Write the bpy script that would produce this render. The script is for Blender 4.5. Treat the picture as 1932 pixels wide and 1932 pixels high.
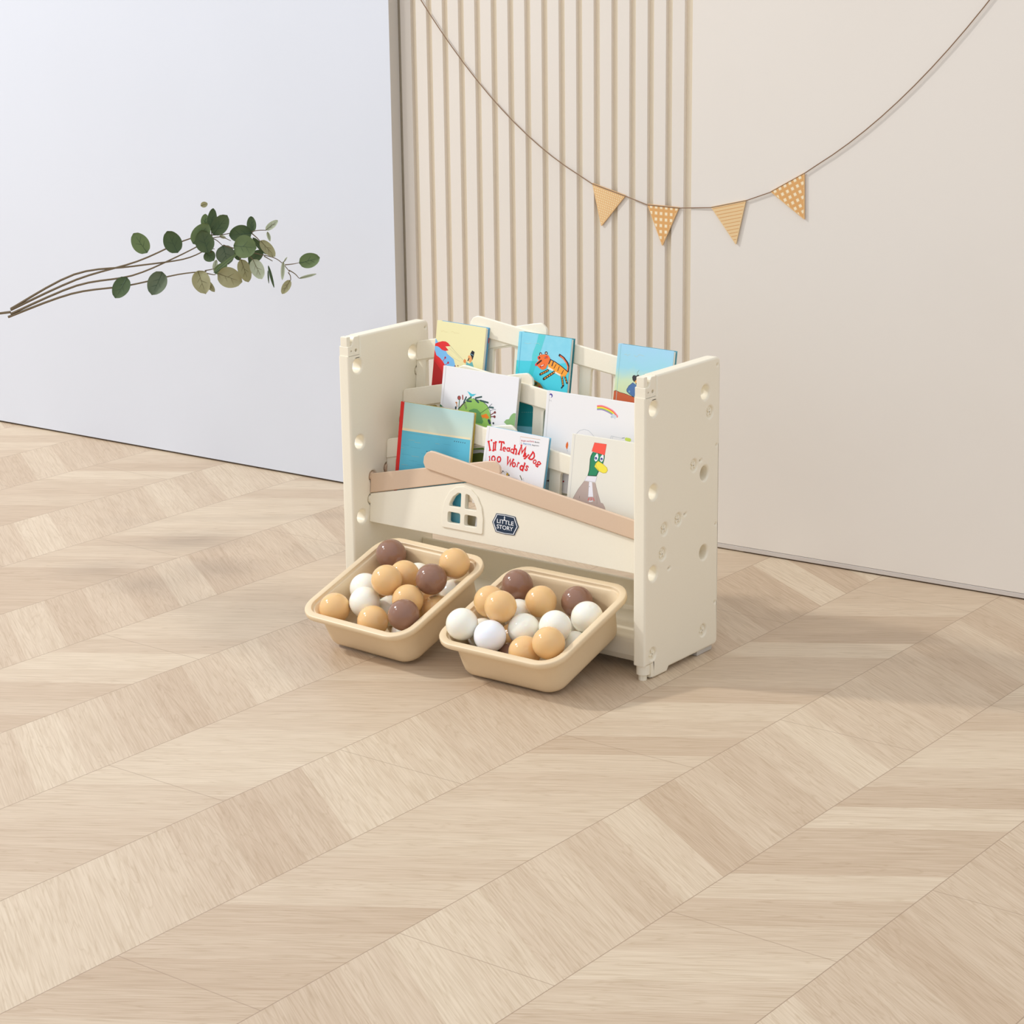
import bpy, bmesh, math, random
from mathutils import Vector, Matrix
PI = math.pi
S = bpy.context.scene
for o in list(bpy.data.objects): bpy.data.objects.remove(o)
COL = S.collection
def lin(c):
    r = []
    for v in c[:3]:
        v = v/255
        r.append(v/12.92 if v <= .04045 else ((v+.055)/1.055)**2.4)
    return (r[0], r[1], r[2], 1)

# ---------------- camera
cd = bpy.data.cameras.new('camera'); cam = bpy.data.objects.new('camera', cd); COL.objects.link(cam)
cd.sensor_width = 36; cd.lens = 4163.41*36/1932; cd.clip_start = .05
def Rx(a): return Matrix.Rotation(a, 3, 'X')
def Rz(a): return Matrix.Rotation(a, 3, 'Z')
CR = Rz(.65234) @ Rx(PI/2-.26316) @ Rz(-.01243)
CC = Vector((2.43987, -2.71925, 1.15948))
cam.matrix_world = Matrix.Translation(CC) @ CR.to_4x4()
S.camera = cam
# ---------------- world, lights, exposure
w = bpy.data.worlds.new('studio'); S.world = w; w.use_nodes = True
bg = w.node_tree.nodes['Background']; bg.inputs[0].default_value = (.95, .985, 1.06, 1); bg.inputs[1].default_value = 1
# walls and ceiling of the bright studio: a little lighter overhead than at the horizon
_n = w.node_tree.nodes; _l = w.node_tree.links
_tc = _n.new('ShaderNodeTexCoord'); _sp = _n.new('ShaderNodeSeparateXYZ'); _mr = _n.new('ShaderNodeMapRange')
_mr.inputs[1].default_value = -.1; _mr.inputs[2].default_value = .9; _mr.inputs[3].default_value = .66; _mr.inputs[4].default_value = 1.02
_l.new(_tc.outputs['Generated'], _sp.inputs[0]); _l.new(_sp.outputs[2], _mr.inputs[0]); _l.new(_mr.outputs[0], bg.inputs[1])
def area(name, loc, target, size, power, col=(1, 1, 1), sy=None):
    l = bpy.data.lights.new(name, 'AREA'); l.energy = power; l.size = size; l.color = col
    if sy: l.shape = 'RECTANGLE'; l.size_y = sy
    o = bpy.data.objects.new(name, l); COL.objects.link(o); o.location = loc
    o.rotation_euler = (Vector(target)-Vector(loc)).to_track_quat('-Z', 'Y').to_euler()
    return o
area('key_softbox', (-4.0, -1.9, 4.1), (.2, .1, .1),   .36, 182, (1, .995, .99))
area('fill_softbox', (-2.3, -2.9, 3.4), (.1, .2, .2), .45, 20, (1, .99, .98))
area('board_fill_softbox', (-3.2, -3.5, 1.9), (-.9, .6, .5), 1.2, 5, (.86, .92, 1))  # weak bluish fill lamp, added to light the left board; not a window
S.view_settings.view_transform = 'Standard'; S.view_settings.look = 'None'
S.view_settings.exposure = 0; S.view_settings.gamma = 1; S.view_settings.use_curve_mapping = False

# ---------------- materials
MC = {}
def mat(name, col, rough=.45, spec=.5, sss=0, coat=0):
    if name in MC: return MC[name]
    m = bpy.data.materials.new(name); m.use_nodes = True
    b = m.node_tree.nodes['Principled BSDF']
    b.inputs['Base Color'].default_value = lin(col); b.inputs['Roughness'].default_value = rough
    b.inputs['Specular IOR Level'].default_value = spec
    if sss:
        b.inputs['Subsurface Weight'].default_value = sss; b.inputs['Subsurface Radius'].default_value = (.02, .01, .005)
        b.inputs['Subsurface Scale'].default_value = .3
    if coat: b.inputs['Coat Weight'].default_value = coat; b.inputs['Coat Roughness'].default_value = .05
    MC[name] = m
    return m
def nodes(m): return m.node_tree, m.node_tree.nodes, m.node_tree.links
def addnoise(m, scale, amt, col, stretch=(1, 1, 1), bump=0, detail=4):
    """procedural mottling of the base colour (and a light bump)"""
    nt, N, Lk = nodes(m); b = N['Principled BSDF']
    tc = N.new('ShaderNodeTexCoord'); mp = N.new('ShaderNodeMapping'); mp.inputs['Scale'].default_value = stretch
    nz = N.new('ShaderNodeTexNoise'); nz.inputs['Scale'].default_value = scale; nz.inputs['Detail'].default_value = detail
    mx = N.new('ShaderNodeMix'); mx.data_type = 'RGBA'; mx.inputs[6].default_value = b.inputs['Base Color'].default_value; mx.inputs[7].default_value = lin(col)
    mr = N.new('ShaderNodeMapRange'); mr.inputs[1].default_value = .42; mr.inputs[2].default_value = .68; mr.inputs[3].default_value = 0; mr.inputs[4].default_value = amt
    Lk.new(tc.outputs['Object'], mp.inputs[0]); Lk.new(mp.outputs[0], nz.inputs[0]); Lk.new(nz.outputs[0], mr.inputs[0])
    Lk.new(mr.outputs[0], mx.inputs[0]); Lk.new(mx.outputs[2], b.inputs['Base Color'])
    if bump:
        bp = N.new('ShaderNodeBump'); bp.inputs['Strength'].default_value = bump; bp.inputs['Distance'].default_value = .002
        Lk.new(nz.outputs[0], bp.inputs['Height']); Lk.new(bp.outputs[0], b.inputs['Normal'])
    return m
CREAM = addnoise(mat('cream_plastic', (244, 236, 215), .42), 300, .15, (238, 228, 204), bump=.03)
BROWNP = addnoise(mat('latte_plastic', (218, 190, 162), .42), 300, .15, (211, 181, 151), bump=.03)
BIN = addnoise(mat('beige_bin_plastic', (230, 206, 168), .36), 250, .12, (223, 196, 156), bump=.02)
PAPER = mat('paper', (244, 240, 230), .8)
GREY = mat('grey_pad', (196, 190, 180), .6)
def flat(c): return mat('ink_%d_%d_%d' % tuple(c), c, .5, .35)
NAVY = mat('navy_badge', (33, 52, 74), .35); BW = mat('badge_white', (240, 240, 238), .35)

def gradient(name, stops, rough=.45, noise=.0, h=.18, nscale=8):
    m = bpy.data.materials.new(name); m.use_nodes = True
    nt, N, Lk = nodes(m); b = N['Principled BSDF']; b.inputs['Roughness'].default_value = rough
    tc = N.new('ShaderNodeTexCoord'); sp = N.new('ShaderNodeSeparateXYZ'); mr = N.new('ShaderNodeMapRange'); mr.inputs[2].default_value = h
    nz = N.new('ShaderNodeTexNoise'); nz.inputs['Scale'].default_value = nscale; nz.inputs['Detail'].default_value = 5
    ad = N.new('ShaderNodeMath'); ad.operation = 'MULTIPLY_ADD'; ad.inputs[1].default_value = noise
    sb = N.new('ShaderNodeMath'); sb.operation = 'SUBTRACT'; sb.inputs[1].default_value = noise/2
    cr = N.new('ShaderNodeValToRGB')
    while len(cr.color_ramp.elements) < len(stops): cr.color_ramp.elements.new(.5)
    for e, (p, c) in zip(cr.color_ramp.elements, stops): e.position = p; e.color = lin(c)
    Lk.new(tc.outputs['Object'], sp.inputs[0]); Lk.new(sp.outputs[2], mr.inputs[0]); Lk.new(tc.outputs['Object'], nz.inputs[0])
    Lk.new(nz.outputs[0], ad.inputs[0]); Lk.new(mr.outputs[0], ad.inputs[2]); Lk.new(ad.outputs[0], sb.inputs[0]); Lk.new(sb.outputs[0], cr.inputs[0])
    Lk.new(cr.outputs[0], b.inputs['Base Color'])
    return m

# ---------------- object helpers
def tag(o, label=None, cat=None, group=None, kind=None):
    if label: o['label'] = label
    if cat: o['category'] = cat
    if group: o['group'] = group
    if kind: o['kind'] = kind
    return o
def thing(name, mw, label, cat, group=None):
    o = bpy.data.objects.new(name, None); COL.objects.link(o); o.empty_display_size = .02
    if not isinstance(mw, Matrix): mw = Matrix.Translation(Vector(mw))
    o.matrix_world = mw
    o['_inv'] = 0
    del o['_inv']
    THM[o.name] = mw.copy()
    return tag(o, label, cat, group)
THM = {}
def obj(name, me, mats, parent=None, smooth=35, wn=True):
    """link a mesh; meshes under a thing are given in that thing's own coordinates"""
    if isinstance(me, bmesh.types.BMesh):
        b = me; me = bpy.data.meshes.new(name)
        bmesh.ops.recalc_face_normals(b, faces=b.faces)
        b.to_mesh(me); b.free()
    if not isinstance(mats, (list, tuple)): mats = [mats]
    for m in mats: me.materials.append(m)
    if smooth:
        me.shade_smooth(); me.set_sharp_from_angle(angle=math.radians(smooth))
    o = bpy.data.objects.new(name, me); COL.objects.link(o)
    if smooth and wn:
        md = o.modifiers.new('normals', 'WEIGHTED_NORMAL'); md.keep_sharp = True; md.weight = 100
    if parent: o.parent = parent
    return o
def box(bm, lo, hi, bevel=0, M=None, seg=2):
    lo = Vector(lo); hi = Vector(hi); c = (lo+hi)/2; d = hi-lo
    T = Matrix.Translation(c) @ Matrix.Diagonal((d.x, d.y, d.z, 1))
    g = bmesh.ops.create_cube(bm, size=1, matrix=T)
    if bevel:
        es = list({e for v in g['verts'] for e in v.link_edges})
        r = bmesh.ops.bevel(bm, geom=es, offset=bevel, segments=seg, affect='EDGES', profile=.5)
        vs = list({v for f in r['faces'] for v in f.verts} | {v for v in g['verts'] if v.is_valid})
    else: vs = g['verts']
    if M: bmesh.ops.transform(bm, matrix=M, verts=vs)
def cyl(bm, p, r, h, axis='Z', seg=24, r2=None, M=None):
    R = {'Z': Matrix.Identity(4), 'X': Matrix.Rotation(PI/2, 4, 'Y'), 'Y': Matrix.Rotation(PI/2, 4, 'X')}[axis]
    bmesh.ops.create_cone(bm, cap_ends=True, segments=seg, radius1=r, radius2=r if r2 is None else r2, depth=h, matrix=(M or Matrix.Identity(4)) @ Matrix.Translation(Vector(p)) @ R)
def plate(outs, th, bevel=.001, M=None, bres=2):
    """flat sheet: outlines (first the edge, then holes) in local x,y; thickness centred on z; rounded edges"""
    cu = bpy.data.curves.new('t', 'CURVE'); cu.dimensions = '2D'; cu.fill_mode = 'BOTH'
    cu.extrude = max(th/2-bevel, 0); cu.bevel_depth = bevel; cu.bevel_resolution = bres; cu.offset = -bevel
    for pts in outs:
        s = cu.splines.new('POLY'); s.points.add(len(pts)-1); s.use_cyclic_u = True
        for p, q in zip(s.points, pts): p.co = (q[0], q[1], 0, 1)
    o = bpy.data.objects.new('t', cu); COL.objects.link(o)
    me = bpy.data.meshes.new_from_object(o.evaluated_get(bpy.context.evaluated_depsgraph_get()))
    bpy.data.objects.remove(o); bpy.data.curves.remove(cu)
    bm = bmesh.new(); bm.from_mesh(me); bpy.data.meshes.remove(me)
    bmesh.ops.remove_doubles(bm, verts=bm.verts, dist=1e-6)
    if M: bm.transform(M)
    return bm
def merge(bms):
    a = bms[0]
    for b in bms[1:]:
        me = bpy.data.meshes.new('t'); b.to_mesh(me); b.free(); a.from_mesh(me); bpy.data.meshes.remove(me)
    return a
def circ(x, y, r, n=28): return [(x+r*math.cos(2*PI*i/n), y+r*math.sin(2*PI*i/n)) for i in range(n)]
def rpoly(pts, r, n=5):
    """round the corners of a polygon; r one radius or one per corner"""
    out = []; L = len(pts)
    for i in range(L):
        p = Vector(pts[i]); a = Vector(pts[i-1]); b = Vector(pts[(i+1) % L])
        rr = r[i] if isinstance(r, (list, tuple)) else r
        u = (a-p).normalized(); v = (b-p).normalized()
        if rr <= 0: out.append(tuple(p)); continue
        ang = u.angle(v); t = min(rr/math.tan(ang/2), (a-p).length*.48, (b-p).length*.48); 
        s = p+u*t; e = p+v*t
        for k in range(n+1):
            q = k/n; out.append(tuple(s*(1-q)**2+p*2*q*(1-q)+e*q*q))
    return out
def frame(o, x, y, z): 
    M = Matrix.Identity(4)
    for i, v in enumerate((x, y, z)): M.col[i] = (v[0], v[1], v[2], 0)
    M.col[3] = (o[0], o[1], o[2], 1)
    return M
def tube(bm, pts, r, seg=6, r1=None):
    pts = [Vector(p) for p in pts]; rings = []
    for i, p in enumerate(pts):
        d = (pts[min(i+1, len(pts)-1)]-pts[max(i-1, 0)]).normalized()
        a = d.cross(Vector((0, 0, 1))); a = a.normalized() if a.length > 1e-4 else Vector((1, 0, 0)); b = d.cross(a)
        rr = r if r1 is None else r+(r1-r)*i/(len(pts)-1)
        rings.append([bm.verts.new(p+a*rr*math.cos(2*PI*k/seg)+b*rr*math.sin(2*PI*k/seg)) for k in range(seg)])
    for A, B in zip(rings, rings[1:]):
        for k in range(seg): bm.faces.new((A[k], A[(k+1) % seg], B[(k+1) % seg], B[k]))
    bm.faces.new(rings[0][::-1]); bm.faces.new(rings[-1])
def smoothpath(pts, n=5):
    P = [Vector(p) for p in pts]; out = []
    for i in range(len(P)-1):
        p0 = P[max(i-1, 0)]; p1 = P[i]; p2 = P[i+1]; p3 = P[min(i+2, len(P)-1)]
        for k in range(n):
            t = k/n
            out.append(.5*((2*p1)+(p2-p0)*t+(2*p0-5*p1+4*p2-p3)*t*t+(3*p1-p0-3*p2+p3)*t**3))
    return out+[P[-1]]
# printed artwork: flat ink shapes laid on a face, clipped to its (convex) outline
def clip(poly, cv):
    out = poly
    for i in range(len(cv)):
        a = cv[i]; b = cv[(i+1) % len(cv)]; inp = out; out = []
        f = lambda p: (b[0]-a[0])*(p[1]-a[1])-(b[1]-a[1])*(p[0]-a[0])
        for j in range(len(inp)):
            p = inp[j-1]; q = inp[j]; fp, fq = f(p), f(q)
            if fq >= 0:
                if fp < 0: t = fp/(fp-fq); out.append((p[0]+(q[0]-p[0])*t, p[1]+(q[1]-p[1])*t))
                out.append(q)
            elif fp >= 0: t = fp/(fp-fq); out.append((p[0]+(q[0]-p[0])*t, p[1]+(q[1]-p[1])*t))
        if len(out) < 3: return []
    return out
class Ink:
    def __init__(s, cv, dz=3e-6):
        s.bm = bmesh.new(); s.m = []; s.cv = cv; s.k = 1; s.dz = dz
    def poly(s, c, pts):
        pts = clip(pts, s.cv)
        if len(pts) < 3: return
        q = [pts[0]]
        for p in pts[1:]:
            if abs(p[0]-q[-1][0])+abs(p[1]-q[-1][1]) > 1e-6: q.append(p)
        if abs(q[0][0]-q[-1][0])+abs(q[0][1]-q[-1][1]) < 1e-6: q.pop()
        if len(q) < 3: return
        m = flat(c)
        if m not in s.m: s.m.append(m)
        try: f = s.bm.faces.new([s.bm.verts.new((p[0], p[1], s.k*s.dz)) for p in q])
        except ValueError: return
        f.material_index = s.m.index(m); s.k += 1
    def line(s, c, pts, w):
        """a mitred stroke: neighbouring pieces share their corners, nothing overlaps"""
        P = [Vector(pts[0])]
        for p in pts[1:]:
            if (Vector(p)-P[-1]).length > 1e-6: P.append(Vector(p))
        n = len(P)
        if n < 2: return
        closed = n > 3 and (P[0]-P[-1]).length < w*.3
        if closed: P.pop(); n -= 1
        seg = [(P[(i+1) % n]-P[i]).normalized() for i in range(n if closed else n-1)]
        nor = lambda d: Vector((-d.y, d.x))
        L_, R_ = [], []
        for i in range(n):
            a = seg[i-1] if (closed or i > 0) else seg[0]; b = seg[i] if i < len(seg) else seg[-1]
            m = nor(a)+nor(b); m = m.normalized() if m.length > .2 else nor(b)
            k = 1/max(m.dot(nor(b)), .6); q = P[i].copy()
            if not closed and i == 0: q -= b*w*.12
            if not closed and i == n-1: q += a*w*.12
            L_.append(q+m*k*w/2); R_.append(q-m*k*w/2)
        k0 = s.k
        for i in range(len(seg)):
            j = (i+1) % n; s.k = k0; s.poly(c, [tuple(L_[i]), tuple(R_[i]), tuple(R_[j]), tuple(L_[j])])
        s.k = k0+1
    def disc(s, c, x, y, r): s.poly(c, circ(x, y, r, 20))
    def text(s, c, txt, x, y, w, h, rot=0, bold=0):
        """txt set with its left baseline at x,y, w wide and h high"""
        cu = bpy.data.curves.new('t', 'FONT'); cu.body = txt; cu.size = 1; cu.offset = bold
        o = bpy.data.objects.new('t', cu); COL.objects.link(o)
        me = bpy.data.meshes.new_from_object(o.evaluated_get(bpy.context.evaluated_depsgraph_get()))
        bpy.data.objects.remove(o)
        xs = [v.co.x for v in me.vertices]; ys = [v.co.y for v in me.vertices]
        x0, x1, y0, y1 = min(xs), max(xs), 0, max(ys)
        m = flat(c)
        if m not in s.m: s.m.append(m)
        cr, sr = math.cos(rot), math.sin(rot)
        vs = []
        for v in me.vertices:
            a = (v.co.x-x0)/(x1-x0)*w; b = (v.co.y-y0)/(y1-y0)*h
            vs.append(s.bm.verts.new((x+a*cr-b*sr, y+a*sr+b*cr, s.k*s.dz)))
        for p in me.polygons:
            try: f = s.bm.faces.new([vs[i] for i in p.vertices]); f.material_index = s.m.index(m)
            except ValueError: pass
        s.k += 1; bpy.data.meshes.remove(me)
    def build(s, name, M, parent):
        s.bm.transform(M);
        me = bpy.data.meshes.new(name); s.bm.normal_update(); s.bm.to_mesh(me); s.bm.free()
        return obj(name, me, s.m or [PAPER], parent, smooth=0)

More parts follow.
